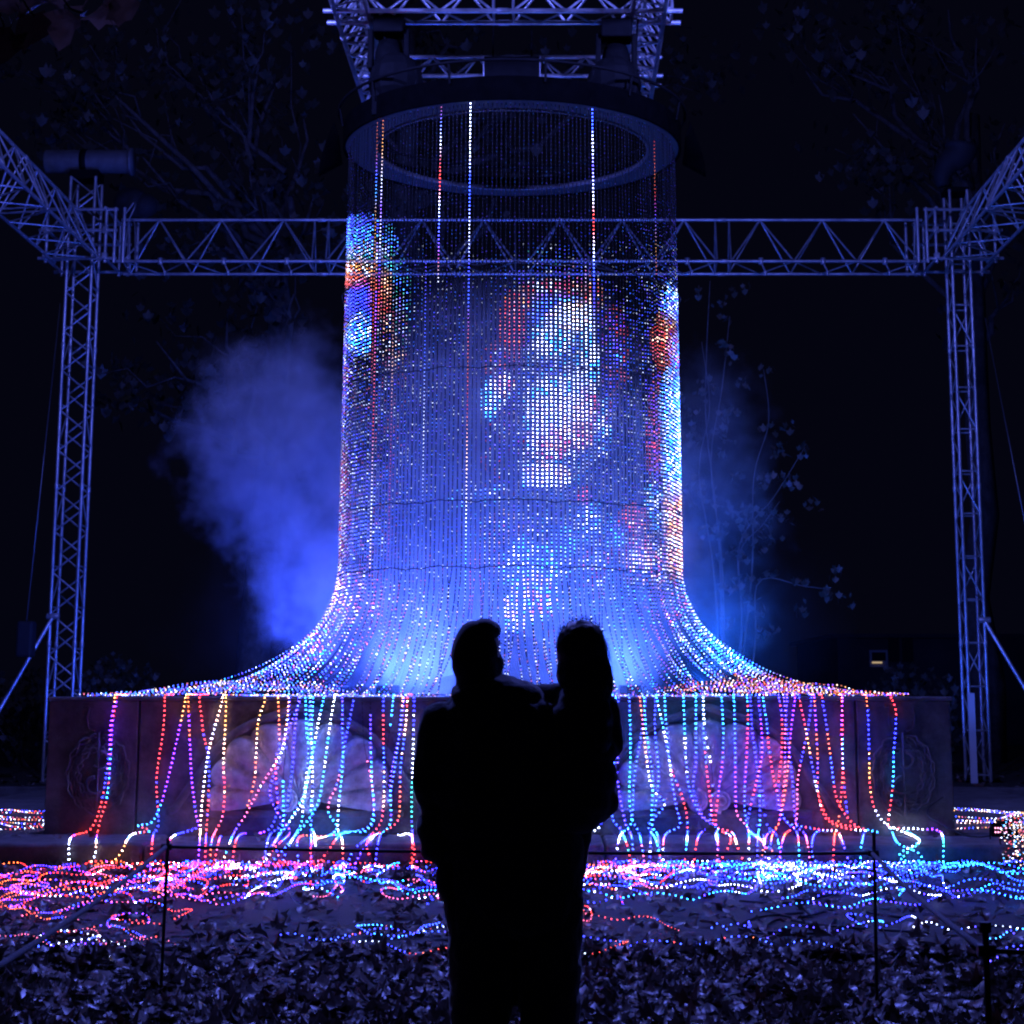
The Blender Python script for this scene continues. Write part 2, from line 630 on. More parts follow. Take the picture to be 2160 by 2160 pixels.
def tri_beam(name, label, top, fr, bk, p0, p1, sections, bays, ext=0.0, parts_r=0.026, grp='beams of the truss rig'):
    """Triangular truss from p0 to p1; top, fr, bk are the offsets of its three chords."""
    p0, p1 = Vector(p0), Vector(p1)
    t = thing(name, label, 'truss beam', (p0 + p1) / 2, grp)
    d = (p1 - p0)
    L = d.length
    u = d.normalized()
    o = [Vector(top), Vector(fr), Vector(bk)]
    for q in o:
        tube('chord', p0 + q - u * ext, p1 + q + u * ext, parts_r, M['alu'], t)
    sl = L / sections
    for s in range(sections):
        a = p0 + u * (sl * s)
        g = 0.11
        bl = (sl - 2 * g) / bays
        for q1, q2 in ((0, 1), (0, 2), (1, 2)):
            for e in (g, sl - g):
                tube('brace', a + u * e + o[q1], a + u * e + o[q2], 0.013, M['alu'], t, 8)
        for k in range(bays):
            x0, xm, x1 = g + bl * k, g + bl * (k + 0.5), g + bl * (k + 1)
            for q in (1, 2):
                tube('brace', a + u * x0 + o[q], a + u * xm + o[0], 0.0145, M['alu'], t, 8)
                tube('brace', a + u * xm + o[0], a + u * x1 + o[q], 0.0145, M['alu'], t, 8)
            tube('brace', a + u * x0 + o[1], a + u * xm + o[2], 0.012, M['alu'], t, 8)
            tube('brace', a + u * xm + o[2], a + u * x1 + o[1], 0.012, M['alu'], t, 8)
        if s:
            for q in o:
                tube('collar', a + q - u * 0.06, a + q + u * 0.06, 0.034, M['alu'], t)
    return t


zl = V(143, 1641, TY).z
zr = V(2010, 1649, TY).z
ztL, ztR = V(160, 372, TY).z, V(2030, 400, TY).z
tower('truss_tower', 'tall aluminium truss tower by the low kerb, carrying a horizontal drum', -7.17, -6.78, TY, TY + 0.42, 0.16, ztL, 0)
tower('truss_tower', 'tall narrow truss tower beyond the small floodlight, with hood on top', 6.74, 7.02, TY, TY + 0.42, 0.16, ztR, 1)

zb_f = V(1080, 551, TY).z
zap = V(1080, 464, TY + 0.25).z
zb_b = V(1080, 578, TY + 0.5).z
xa, xb = V(245, 550, TY).x, V(1955, 550, TY).x
tri_beam('truss_beam', 'long triangular truss crossing behind the light curtain', (0, 0.25, zap - zb_f), (0, 0, 0), (0, 0.5, zb_b - zb_f),
         (xa, TY, zb_f), (xb, TY, zb_f), 4, 3, 0.0)
# couplings and clamps along the rear beam
i = 0
for px in (338, 472, 605, 1245, 1450, 1605, 1736, 1867):
    p = V(px, 553, TY)
    c = thing('hook_clamp', 'small metal hook clamp on rear truss, %s' % ('first from the drum tower', 'second from the drum tower', 'third from the drum tower', 'seen through the curtain face', 'at the curtain edge near the hood tower', 'third from the hood tower', 'second from the hood tower', 'nearest the hood tower')[i],
              'clamp', (p.x, TY, zb_f))
    i += 1
    tube('jaw', (p.x, TY, zb_f + 0.05), (p.x, TY, zb_f - 0.05), 0.04, M['alu'], c, 8)
    tube('bolt', (p.x, TY, zb_f - 0.02), (p.x + 0.07, TY + 0.02, zb_f - 0.16), 0.016, M['steel'], c, 8)
    tube('hook', (p.x + 0.07, TY + 0.02, zb_f - 0.15), (p.x + 0.07, TY + 0.03, zb_f - 0.22), 0.022, M['alu'], c, 8)

for s, lab in ((-1, 'triangular truss running towards the viewer from the drum tower'), (1, 'triangular truss running towards the viewer from the hooded tower')):
    xi = -6.62 if s < 0 else 6.55
    tri_beam('truss_beam', lab, (s * 0.33, 0, zap - zb_f), (0, 0, 0), (s * 0.72, 0, -0.04),
             (xi, TY - 0.1, zb_f), (xi, TY - 15.4, zb_f), 5, 3)


def corner(s, lab):
    xi, xo = (-6.62, -7.42) if s < 0 else (6.55, 7.35)
    t = thing('corner_sleeve', lab, 'truss corner', (s * 6.97, TY, zb_f), 'corner sleeves of the rig')
    for zz in (zb_f - 0.03, zb_f + 0.42, zap + 0.02):
        for yy in (TY - 0.32, TY + 0.62):
            tube('rail', (xi - s * 0.3, yy, zz), (xo + s * 0.12, yy, zz), 0.026, M['alu'], t)
        for xx in (xi - s * 0.12, xo):
            tube('rail', (xx, TY - 0.42, zz), (xx, TY + 0.75, zz), 0.026, M['alu'], t)
    for xx in (xi - s * 0.12, xo, xi - s * 0.26, xi - s * 0.4):
        for yy in (TY - 0.32, TY + 0.62):
            tube('post', (xx, yy, zb_f - 0.1), (xx, yy, zap + 0.05), 0.026, M['alu'], t)
    for k in range(4):
        b = MB()
        b.box(-0.04, 0.04, -0.04, 0.04, -0.05, 0.05)
        o = keep(b.build('bolt_block', M['alu'], None, False), t)
        o.location = (xi - s * 0.12 if k % 2 else xo, TY - 0.33, zb_f + 0.42 * (k // 2))


corner(-1, 'cluster of aluminium rails gripping the tower under the drum')
corner(1, 'cluster of aluminium rails gripping the tower under the hood')

# drum on the left tower, hood on the right one
dt = thing('hoist_drum', 'dull metal drum lying across the top of the truss tower', 'drum', (-6.98, TY, ztL))
z = ztL + 0.3
pa, pb = V(90, 337, TY), V(268, 337, TY)
b = MB()
b.sweep([(pa.x, TY + 0.2, z), (pa.x + 0.02, TY + 0.2, z), (pb.x - 0.02, TY + 0.2, z), (pb.x, TY + 0.2, z)], lambda q: 0.19, 24)
keep(b.build('barrel', M['drum']), dt)
b = MB()
b.sweep([(pb.x + 0.001, TY + 0.2, z), (pb.x + 0.05, TY + 0.2, z)], 0.225, 24)
keep(b.build('end_flange', M['drum']), dt)
xs_ = V(172, 337, TY).x
b = MB()
b.sweep([(xs_ - 0.05, TY + 0.2, z), (xs_ + 0.05, TY + 0.2, z)], 0.2, 24)
keep(b.build('strap', M['black']), dt)
b = MB()
b.box(-7.2, -6.75, TY + 0.02, TY + 0.4, ztL - 0.02, ztL + 0.12)
keep(b.build('cradle', M['black'], None, False), dt)
# cables and chain bag hanging beside the drum
b = MB()
p0 = V(272, 420, TY)
b.ball((p0.x, TY + 0.2, p0.z), (0.30, 0.22, 0.24))
b.ball((p0.x + 0.2, TY + 0.2, p0.z - 0.05), (0.22, 0.2, 0.2))
o = b.build('chain_bag', M['fabric'])
tag(o, 'dark cloth chain bag slumped on the truss below the drum', 'bag')
b = MB()
pts = smooth_path([V(262, 455, TY - 0.1), V(285, 425, TY - 0.1), V(283, 440, TY - 0.12), V(270, 470, TY - 0.1), V(284, 470, TY - 0.1), V(285, 560, TY - 0.12)], 0.05)
b.sweep(pts, 0.014, 6)
tag(b.build('hoist_chain', M['steel']), 'short steel chain looping off the chain bag', 'chain')

ht = thing('vent_hood', 'curved metal hood on top of the narrow truss tower', 'hood', (6.88, TY, ztR))
b = MB()
hc = V(2018, 345, TY)
pts = smooth_path([V(1990, 392, TY), V(1988, 372, TY), V(2000, 345, TY), V(2024, 325, TY), V(2030, 300, TY)], 0.06)
b.sweep(pts, lambda q: 0.10 + 0.17 * q, 16)
keep(b.build('cowl', M['fabric']), ht)
b = MB()
b.box(6.7, 7.05, TY, TY + 0.42, ztR - 0.03, ztR + 0.05)
keep(b.build('mount', M['black'], None, False), ht)

# guy wires, stay tubes, ballast
for pts, lab in (([V(127, 640, TY), V(56, 1310, TY - 1.2)], 'thin guy wire hanging outside the drum tower'), ([V(2078, 670, TY), V(2200, 1300, TY - 1.0)], 'thin guy wire outside the hooded tower')):
    b = MB()
    b.sweep(pts, 0.008, 6)
    tag(b.build('guy_wire', M['steel']), lab, 'wire')
b = MB()
p = V(56, 1325, TY - 1.2)
b.box(p.x - 0.12, p.x + 0.12, p.y - 0.12, p.y + 0.12, p.z - 0.42, p.z + 0.1)
o = tag(bevelled(b.build('counterweight', M['fabric'], None, False), 0.04), 'dark counterweight block hanging on the guy wire', 'weight')
for s, lab in ((-1, 'slanting aluminium stay tube bracing the drum tower'), (1, 'slanting aluminium stay tube bracing the hooded tower')):
    t = thing('stay_tube', lab, 'tube', (s * 7.1, TY, 3.0))
    p0 = V(112, 1300, TY) if s < 0 else V(2076, 1308, TY)
    p1 = V(-60, 1600, TY - 0.6) if s < 0 else V(2250, 1600, TY - 0.6)
    tube('pole', p0, p1, 0.03, M['alu'], t)
    tube('clamp', p0 - Vector((0.09, 0, 0.0)), p0 + Vector((0.09, 0, 0)), 0.05, M['alu'], t, 8)
b = MB()
p = V(2045, 1560, TY - 0.4)
b.box(p.x, p.x + 0.10, TY - 0.4, TY - 0.36, 0.16, V(2045, 1462, TY).z)
tag(b.build('panel_board', M['tag'], None, False), 'narrow pale board leaning at the foot of the hooded tower', 'board')

# ---- upper frame that carries the ring
DC, RC, ZR = 20.4, 1.90, 7.62               # centre depth, radius and height of the curtain ring
YE = 22.5
zu = V(771, 226, YE).z
xoL, xiL = V(771, 226, YE).x, V(771, 226, YE).x + 0.36
xoR, xiR = V(1370, 230, YE).x, V(1370, 230, YE).x - 0.36
tri_beam('truss_beam', 'overhead truss beam above the ring on the drum tower side', (0.20, 0, 0.34), (0, 0, 0), (0.36, 0, 0), (xoL, YE, zu), (xoL, 12.6, zu), 4, 5, 0.0, 0.028, 'overhead beams above the ring')
tri_beam('truss_beam', 'overhead truss beam above the ring on the hooded tower side', (-0.20, 0, 0.34), (0, 0, 0), (-0.36, 0, 0), (xoR, YE, zu), (xoR, 12.6, zu), 4, 5, 0.0, 0.028, 'overhead beams above the ring')
yc_f = 19.15
zc = V(1080, 23, yc_f).z
tri_beam('truss_beam', 'overhead cross truss at the top edge between the two beams', (0, 0.16, 0.30), (0, 0, 0), (0, 0.36, 0), (V(682, 23, yc_f).x, yc_f, zc), (V(1440, 23, yc_f).x, yc_f, zc), 2, 3, 0.0, 0.028, 'overhead beams above the ring')
yc_r = 21.75
zc2 = V(1080, 160, yc_r).z
tri_beam('truss_beam', 'overhead cross truss half hidden behind the black case', (0, 0.16, 0.30), (0, 0, 0), (0, 0.36, 0), (V(748, 160, yc_r).x, yc_r, zc2), (V(1398, 160, yc_r).x, yc_r, zc2), 2, 3, 0.0, 0.028, 'overhead beams above the ring')

# black case under the rear cross truss
yb = 20.2
p0, p1 = V(1020, 170, yb), V(1139, 118, yb)
t = thing('equipment_case', 'black rectangular case with small white tag above the ring', 'case', (p0.x, yb, p0.z))
b = MB()
b.box(p0.x, p1.x, yb, yb + 0.4, p0.z, p1.z)
keep(bevelled(b.build('shell', M['black'], None, False), 0.01), t)
pt = V(1078, 125, yb - 0.003)
b = MB()
b.box(pt.x - 0.02, pt.x + 0.02, yb - 0.006, yb - 0.001, pt.z - 0.014, pt.z + 0.014)
keep(b.build('tag', M['tag'], None, False), t)
for xx in (p0.x - 0.006, p1.x - 0.006):
    tube('corner_edge', (xx + 0.006, yb - 0.004, p0.z), (xx + 0.006, yb - 0.004, p1.z), 0.008, M['alu'], t, 6)
tube('corner_edge', (p0.x, yb - 0.004, p0.z), (p1.x, yb - 0.004, p0.z), 0.008, M['alu'], t, 6)
for xx in (p0.x + 0.1, p1.x - 0.1):
    tube('hanger', (xx, yb + 0.2, p1.z), (xx, yb + 0.2, zc2 + 0.3), 0.012, M['black'], t, 6)


# stage lights on the upper frame: these give the blue wash
def stage_light(p, lab, watts=0):
    p = Vector(p)
    y = p.y
    t = thing('stage_light', lab, 'stage light', p, 'black stage lights on the overhead frame')
    b = MB()
    b.box(p.x - 0.17, p.x + 0.17, y - 0.15, y + 0.15, p.z + 0.30, p.z + 0.52)
    keep(bevelled(b.build('base', M['black'], None, False), 0.02), t)
    for s in (-1, 1):
        b = MB()
        b.box(p.x + s * 0.20 - 0.03, p.x + s * 0.20 + 0.03, y - 0.08, y + 0.08, p.z - 0.10, p.z + 0.36)
        keep(bevelled(b.build('yoke_arm', M['black'], None, False), 0.015), t)
    b = MB()
    b.sweep([(p.x, y + 0.10, p.z + 0.24), (p.x, y + 0.08, p.z + 0.12), (p.x, y - 0.02, p.z - 0.18), (p.x, y - 0.04, p.z - 0.24)], lambda q: 0.13 + 0.04 * math.sin(q * 2.6), 18)
    keep(b.build('head', M['black']), t)
    for s in (-1, 1):
        b = MB()
        b.box(p.x + s * 0.02, p.x + s * 0.16, y - 0.22, y - 0.20, p.z - 0.52, p.z - 0.26)
        keep(b.build('barn_door', M['black'], None, False), t)
    if watts:
        ld = bpy.data.lights.new('stage_lamp', 'POINT')
        ld.energy = watts
        ld.color = (0.135, 0.17, 1.0)
        ld.shadow_soft_size = 0.12
        lo = bpy.data.objects.new('stage_lamp', ld)
        link(lo)
        lo.location = (p.x, y - 0.25, p.z - 0.62)
    return t


stage_light(V(820, 130, 19.4), 'black stage light beside the overhead beam on the drum tower side')
stage_light(V(1300, 140, 19.4), 'black stage light beside the overhead beam on the hooded tower side')
# the lit ones hang on the same beams further forward, above the frame
stage_light((-3.1, 16.2, 9.6), 'lit blue stage light at the front of the overhead beam, drum tower side', 1750)
stage_light((3.1, 16.2, 9.6), 'lit blue stage light at the front of the overhead beam, hooded tower side', 1750)

# ---- the ring
rt = thing('hanging_ring', 'black ring hung from the overhead trusses, carrying the light curtain', 'ring', (0, DC, ZR))


def annulus(prof, name, m, n=96, smooth=True):
    b = MB()
    k = len(prof)
    vs = [(r * math.cos(2 * PI * j / n), DC + r * math.sin(2 * PI * j / n), z) for j in range(n) for r, z in prof]
    fs = [(j * k + i, ((j + 1) % n) * k + i, ((j + 1) % n) * k + (i + 1) % k, j * k + (i + 1) % k) for j in range(n) for i in range(k)]
    b.add(vs, fs)
    return keep(b.build(name, m, None, smooth), rt)


annulus([(RC + 0.05, ZR), (RC + 0.05, ZR + 0.26), (RC + 0.02, ZR + 0.26), (RC + 0.02, ZR)], 'fascia', M['ringblack'], smooth=False)
annulus([(1.57, ZR + 0.02), (RC + 0.018, ZR + 0.02), (RC + 0.018, ZR + 0.05), (1.57, ZR + 0.05)], 'underside_plate', M['ringwhite'], smooth=False)
for rr, zz, nm in ((1.57, ZR + 0.01, 'inner_tube'), (RC + 0.1, ZR + 0.42, 'top_tube')):
    b = MB()
    pts = [(rr * math.cos(2 * PI * j / 90), DC + rr * math.sin(2 * PI * j / 90), zz) for j in range(91)]
    b.sweep(pts, 0.018, 8, caps=False)
    keep(b.build(nm, M['drum'] if nm == 'inner_tube' else M['black']), rt)
for k in range(12):
    a = 2 * PI * k / 12 + 0.2
    tube('upright', ((RC + 0.06) * math.cos(a), DC + (RC + 0.06) * math.sin(a), ZR + 0.2), ((RC + 0.1) * math.cos(a), DC + (RC + 0.1) * math.sin(a), ZR + 0.42), 0.014, M['black'], rt, 6)
for sx in (-1.35, 1.35):
    for sy in (-1.0, 1.1):
        tube('hanger', (sx, DC + sy, ZR + 0.3), (sx * 1.05, DC + sy, zu), 0.012, M['black'], rt, 6)
# black drapes of equipment that crowd the top of the ring
for k, (px, py, y, rx, rz) in enumerate(((835, 175, 19.3, 0.34, 0.42), (1295, 180, 19.3, 0.34, 0.40))):
    p = V(px, py, y)
    b = MB()
    b.ball(p, (rx * 0.9, 0.35, rz * 0.8), 12, 8)
    b.box(p.x - rx * 0.7, p.x + rx * 0.7, y - 0.2, y + 0.25, p.z - rz, p.z + 0.1)
    tag(b.build('cable_bundle', M['black'], None, False), 'black bundle of covered cables above the ring, %s' % ('drum tower side', 'hooded tower side')[k], 'cable bundle')
# curved side flaps
for s in (-1, 1):
    b = MB()
    vs, fs = [], []
    for i in range(9):
        q = i / 8
        for j in range(5):
            r = j / 4
            x = s * (RC + 0.08 + 0.22 * math.sin(q * 1.45) * r + 0.05 * r)
            z = ZR + 0.10 - 0.34 * q * (0.55 + 0.45 * r) + 0.16 * r * (1 - q)
            vs.append((x, DC - 0.35 + 0.5 * q, z))
    for i in range(8):
        for j in range(4):
            fs.append((i * 5 + j, i * 5 + j + 1, i * 5 + j + 6, i * 5 + j + 5))
    b.add(vs, fs)
    o = b.build('side_flap', M['ringblack'])
    sm = o.modifiers.new('solid', 'SOLIDIFY')
    sm.thickness = 0.012
    tag(o, 'curved dark flap sticking out at the ring side facing the %s tower' % ('drum' if s < 0 else 'hooded'), 'flap')

# ------------------------------------------------------------------ LED strings
# each colour: what the lens of the lamp shows, and the light it throws
PAL = dict(
    b=((.10, .20, 1), (0, .004, 1)), a=((.12, .46, 1), (0, .03, 1)), c=((.22, .80, 1), (0, .22, 1)), t=((.10, .75, .70), (0, .22, .20)),
    w=((.92, .95, 1), (.42, .50, .85)), m=((1, .80, .68), (.70, .38, .26)), g=((1, .66, .28), (.40, .15, .02)), o=((1, .36, .14), (.32, .03, 0)),
    r=((1, .09, .11), (.38, .002, .004)), k=((1, .34, .52), (.30, .02, .08)), p=((.55, .20, 1), (.10, 0, .9)), v=((.30, .26, 1), (.025, .004, 1)))
GAIN = 3.2


def em(l, i, cap=1.9):
    d, t_ = PAL[l]
    wf = 0.5 * min(1.0, i / 24.0)              # a strong lamp looks white-hot in its middle
    return (np.array(d) * (1 - wf) + wf) * min(cap, i / 2.5) + np.array(t_) * i


OCF = np.array([(0, 1, 4), (1, 2, 4), (2, 3, 4), (3, 0, 4)])
OCF8 = np.array([(0, 1, 4), (1, 2, 4), (2, 3, 4), (3, 0, 4), (1, 0, 5), (2, 1, 5), (3, 2, 5), (0, 3, 5)])


def string_obj(name, path, cols, parent, out=None, r_on=0.0070, r_off=0.0036, hw=0.0055, full=False):
    """One LED tape: path (n,3) with one LED per point; cols (n,3) emission, zeros are unlit."""
    path = np.asarray(path)
    n_ = len(path)
    lit = cols.max(1) > 0.02
    tan = np.gradient(path, axis=0)
    tan /= np.maximum(1e-9, np.linalg.norm(tan, axis=1))[:, None]
    if out is None:
        out = np.tile(np.array([0, -1.0, 0.35]), (n_, 1))
    side = np.cross(tan, out)
    side /= np.maximum(1e-9, np.linalg.norm(side, axis=1))[:, None]
    nor = np.cross(side, tan)
    # the tape
    sv = np.stack([path + side * hw + nor * 0.0008, path - side * hw + nor * 0.0008, path - side * hw - nor * 0.0012, path + side * hw - nor * 0.0012], 1).reshape(-1, 3)
    i = np.arange(n_ - 1)[:, None] * 4
    sf = np.concatenate([np.concatenate([i + a, i + b_, i + 4 + b_, i + 4 + a], 1) for a, b_ in ((0, 1), (1, 2), (2, 3), (3, 0))])
    rad = np.where(lit, r_on * (0.60 + 0.40 * np.clip(cols.max(1) / 16.0, 0, 1)), r_off)
    base = path + nor * (0.0 if full else 0.001)
    rr_ = rad[:, None]
    lv = np.stack([base + (side + tan) * rr_ * 0.72, base + (tan - side) * rr_ * 0.72, base - (side + tan) * rr_ * 0.72, base + (side - tan) * rr_ * 0.72, base + nor * rr_ * 0.8] + ([base - nor * rr_ * 0.8] if full else []), 1).reshape(-1, 3)
    kv, kf = (6, OCF8) if full else (5, OCF)
    lf = (np.arange(n_)[:, None, None] * kv + kf[None]).reshape(-1, 3) + len(sv)
    me = bpy.data.meshes.new(name)
    nv = len(sv) + len(lv)
    me.vertices.add(nv)
    me.vertices.foreach_set('co', np.concatenate([sv, lv]).astype(np.float32).ravel())
    loops = np.concatenate([sf.ravel(), lf.ravel()]).astype(np.int32)
    me.loops.add(len(loops))
    me.loops.foreach_set('vertex_index', loops)
    npoly = len(sf) + len(lf)
    me.polygons.add(npoly)
    st = np.concatenate([np.arange(len(sf)) * 4, len(sf) * 4 + np.arange(len(lf)) * 3]).astype(np.int32)
    me.polygons.foreach_set('loop_start', st)
    mi = np.concatenate([np.zeros(len(sf)), np.repeat(np.where(lit, np.where(cols.max(1) > 2.0, 2, 3), 1), len(kf))]).astype(np.int32)
    me.materials.append(M['strip'])
    me.materials.append(M['ledoff'])
    me.materials.append(M['led'])
    me.materials.append(M['leddim'])
    me.polygons.foreach_set('material_index', mi)
    me.update(calc_edges=True)
    at = me.color_attributes.new('glow', 'FLOAT_COLOR', 'POINT')
    ca = np.zeros((nv, 4), np.float32)
    ca[:, 3] = 1
    ca[len(sv):, :3] = np.repeat(cols, kv, axis=0)
    at.data.foreach_set('color', ca.ravel())
    o = bpy.data.objects.new(name, me)
    link(o)
    return keep(o, parent) if parent is not None else o


curtain = thing('light_curtain', 'bell-shaped curtain of LED strings glowing blue, white and red', 'light curtain', (0, DC, PT))

# picture shown on the strings, in photograph-measured patches: centre x, centre y, half width, half height, palette, strength, fill
PATCH = [
    # hair and crown
    (1080, 690, 26, 70, 'rrok', 5, .95), (1060, 760, 40, 42, 'rkowv', 3, .8), (1100, 640, 34, 34, 'grow', 5, .95), (1165, 612, 70, 22, 'mkrow', 5, .95),
    (1245, 620, 26, 40, 'mkro', 4, .9), (1295, 700, 26, 52, 'rkvp', 3, .8), (1310, 770, 16, 50, 'rkb', 3, .8), (1300, 745, 14, 30, 'cab', 6, .9),
    (1145, 545, 40, 20, 'catv', 2, .5), (1225, 578, 36, 24, 'bavk', 2.5, .6), (1180, 585, 80, 22, 'vab', 1.5, .45), (1090, 600, 60, 30, 'vba', 1.5, .5),
    # forehead and brow
    (1150, 640, 30, 24, 'ab', 7, 1), (1180, 660, 60, 40, 'ac', 8, 1), (1205, 668, 48, 28, 'wwm', 14, 1), (1165, 715, 42, 36, 'wwc', 12, 1), (1215, 650, 40, 14, 'wm', 10, 1),
    (1240, 690, 18, 44, 'cw', 8, 1), (1245, 770, 20, 60, 'wwc', 9, 1), (1210, 740, 30, 26, 'ab', 3, .9), (1225, 790, 18, 18, 'w', 7, 1),
    # nose, cheek, mouth
    (1165, 790, 38, 40, 'av', 3, .9), (1180, 830, 62, 36, 'wwc', 12, 1), (1180, 870, 66, 36, 'wwm', 14, 1), (1235, 860, 26, 60, 'kwr', 9, 1), (1150, 880, 40, 50, 'wc', 11, 1),
    (1180, 915, 62, 26, 'mkw', 13, 1), (1165, 932, 40, 20, 'rkm', 11, 1), (1215, 925, 34, 24, 'rkm', 7, 1), (1125, 935, 16, 30, 'cw', 10, 1), (1160, 955, 50, 12, 'wwk', 12, 1),
    # chin
    (1150, 990, 46, 16, 'mw', 10, 1), (1155, 1008, 50, 18, 'wwm', 14, 1), (1112, 1005, 14, 28, 'ca', 9, 1), (1150, 1024, 40, 8, 'wc', 8, 1),
    # ear
    (1062, 812, 22, 22, 'wmk', 10, 1), (1034, 850, 18, 34, 'cwc', 11, 1), (1045, 830, 28, 34, 'cw', 7, .9), (1075, 830, 26, 30, 'va', 3, .7),
    # cheek shade, jaw
    (1060, 930, 50, 110, 'krwvv', 1.6, .6), (1020, 1040, 50, 24, 'caw', 3, .7), (985, 1055, 40, 14, 'cat', 3, .6), (1270, 900, 18, 60, 'acw', 6, .9), (1285, 830, 16, 90, 'vbk', 3, .7),
    (1250, 990, 30, 60, 'vaw', 1.6, .6),
    # neck and chest
    (1232, 1046, 14, 18, 'kr', 7, 1), (1242, 1095, 24, 50, 'caw', 6, .9), (1300, 1130, 22, 36, 'cab', 6, .9), (1335, 1100, 34, 34, 'rkom', 5, .9), (1345, 1160, 40, 40, 'mkw', 4, .8),
    (1056, 1115, 44, 36, 'mkw', 3, .6), (1100, 1200, 40, 60, 'cwa', 8, .95), (1150, 1190, 46, 44, 'caw', 9, .95), (1130, 1260, 50, 50, 'wmck', 9, .95), (1125, 1230, 20, 40, 'rkw', 7, .9),
    (1095, 1290, 40, 40, 'wcm', 7, .9), (1003, 1235, 16, 70, 'rko', 4, .8), (1190, 1140, 30, 30, 'ca', 6, .9), (1260, 1200, 40, 60, 'wak', 4, .8), (1040, 1180, 50, 60, 'wmkv', 2, .6),
    # left side of the curtain
    (765, 500, 50, 46, 'cab', 5, .9), (780, 535, 44, 26, 'twg', 5, .9), (825, 540, 18, 60, 'tca', 4, .8), (765, 575, 46, 26, 'gow', 6, .95), (750, 592, 28, 16, 'r', 7, 1),
    (800, 620, 26, 50, 'rok', 5, .9), (763, 640, 28, 50, 'bba', 7, .95), (760, 705, 24, 44, 'cwa', 9, 1), (815, 600, 14, 30, 'gm', 5, .9), (848, 640, 18, 90, 'tac', 3, .8), (830, 700, 28, 80, 'mwk', 3, .7),
    (725, 760, 26, 200, 'kwvav', 2.4, .7), (800, 900, 60, 330, 'wkva', 1.3, .5), (760, 1130, 60, 80, 'wavka', 3, .8), (745, 1010, 50, 130, 'awv', 2, .65), (720, 1080, 20, 140, 'krw', 3, .8),
    # right side of the curtain
    (1412, 640, 20, 40, 'cwb', 5, .9), (1400, 720, 26, 60, 'orkm', 5, .9), (1420, 760, 16, 60, 'cbk', 5, .9), (1415, 860, 24, 80, 'cwac', 8, 1), (1420, 960, 24, 90, 'wca', 10, 1),
    (1385, 930, 22, 90, 'krp', 4, .8), (1400, 840, 30, 60, 'kpv', 4, .8), (1420, 1080, 24, 70, 'wmgk', 7, .95), (1390, 1060, 30, 60, 'acw', 4, .8), (1425, 1170, 24, 60, 'wgrm', 6, .9), (1370, 1190, 60, 50, 'awkm', 5, .9),
    # lower folds, left and right
    (640, 1380, 110, 120, 'caabwvk', 9, .95), (760, 1320, 90, 110, 'krwavbo', 6, .85), (720, 1260, 60, 60, 'avwakm', 7, .9), (560, 1430, 90, 60, 'abcwv', 9, .95), (860, 1350, 90, 110, 'wavkabm', 4, .75),
    (960, 1330, 70, 130, 'wacv', 1.4, .4),
    (1530, 1380, 110, 110, 'cacaw', 9, 1), (1450, 1300, 60, 80, 'wacvk', 6, .95), (1410, 1330, 60, 90, 'rkpva', 5, .9), (1350, 1330, 60, 110, 'aabcv', 4.5, .85), (1290, 1330, 60, 110, 'acvw', 3, .65), (1600, 1450, 80, 40, 'krwmv', 6, .95),
    (1440, 1420, 90, 60, 'wkpv', 5, .9),
    (1175, 800, 120, 250, 'abwav', 2.2, .85), (1180, 840, 80, 190, 'awwc', 3.5, .9), (1150, 1180, 170, 130, 'avwcw', 2.0, .8), (960, 1380, 240, 90, 'avwkm', 2.2, .7), (1180, 1390, 200, 90, 'avwbk', 2.2, .7), (1000, 1240, 280, 120, 'avwk', 1.0, .55),
]
PA = np.array([p[:4] for p in PATCH], float)
# bright single strings: x, list of (y, palette letter, strength)
COLUMN = [
    (921, [(222, 'k', 3), (260, 'a', 4), (300, 'w', 6), (335, 'k', 6), (365, 'r', 11), (395, 'r', 11), (430, 'w', 9), (470, 'a', 8), (510, 'v', 6), (550, 'k', 5), (590, 'w', 2.5)]),
    (990, [(214, 'w', 13), (290, 'w', 13), (330, 'w', 10), (370, 'a', 10), (430, 'a', 9), (480, 'w', 5), (560, 'b', 5), (640, 'a', 4), (700, 'k', 4), (760, 'o', 4), (860, 'r', 3), (980, 'm', 5), (1080, 'w', 5), (1180, 'c', 4), (1280, 'w', 2)]),
    (1255, [(232, 'a', 11), (270, 'a', 13), (300, 'w', 12), (350, 'v', 9), (420, 'w', 11), (450, 'r', 11), (490, 'r', 11), (520, 'w', 12), (560, 'a', 11), (600, 'b', 8), (640, 'v', 4), (720, 'w', 4)]),
    (784, [(255, 'o', 3), (320, 'o', 4), (370, 'a', 5), (410, 'c', 4), (450, 'g', 4), (520, 'g', 5), (590, 'o', 5), (680, 'r', 4), (800, 'k', 3)]),
    (797, [(255, 'o', 3), (310, 'g', 5), (380, 'w', 4), (440, 'p', 4), (500, 'w', 4), (560, 'b', 4), (620, 'r', 5)]),
    (1386, [(300, 'r', 2), (370, 'o', 3), (410, 'r', 3), (460, 'b', 2), (520, 'g', 2), (580, 'k', 3)]),
    (897, [(560, 'v', 2), (760, 'a', 2.5), (900, 'w', 3), (1100, 'a', 2)]),
    (826, [(660, 'k', 3), (760, 'm', 3), (900, 'k', 3), (1050, 'r', 3), (1180, 'k', 3)]),
    (786, [(620, 'p', 5), (760, 'k', 5), (900, 'r', 4), (1060, 'w', 4), (1200, 'm', 4)]),
]


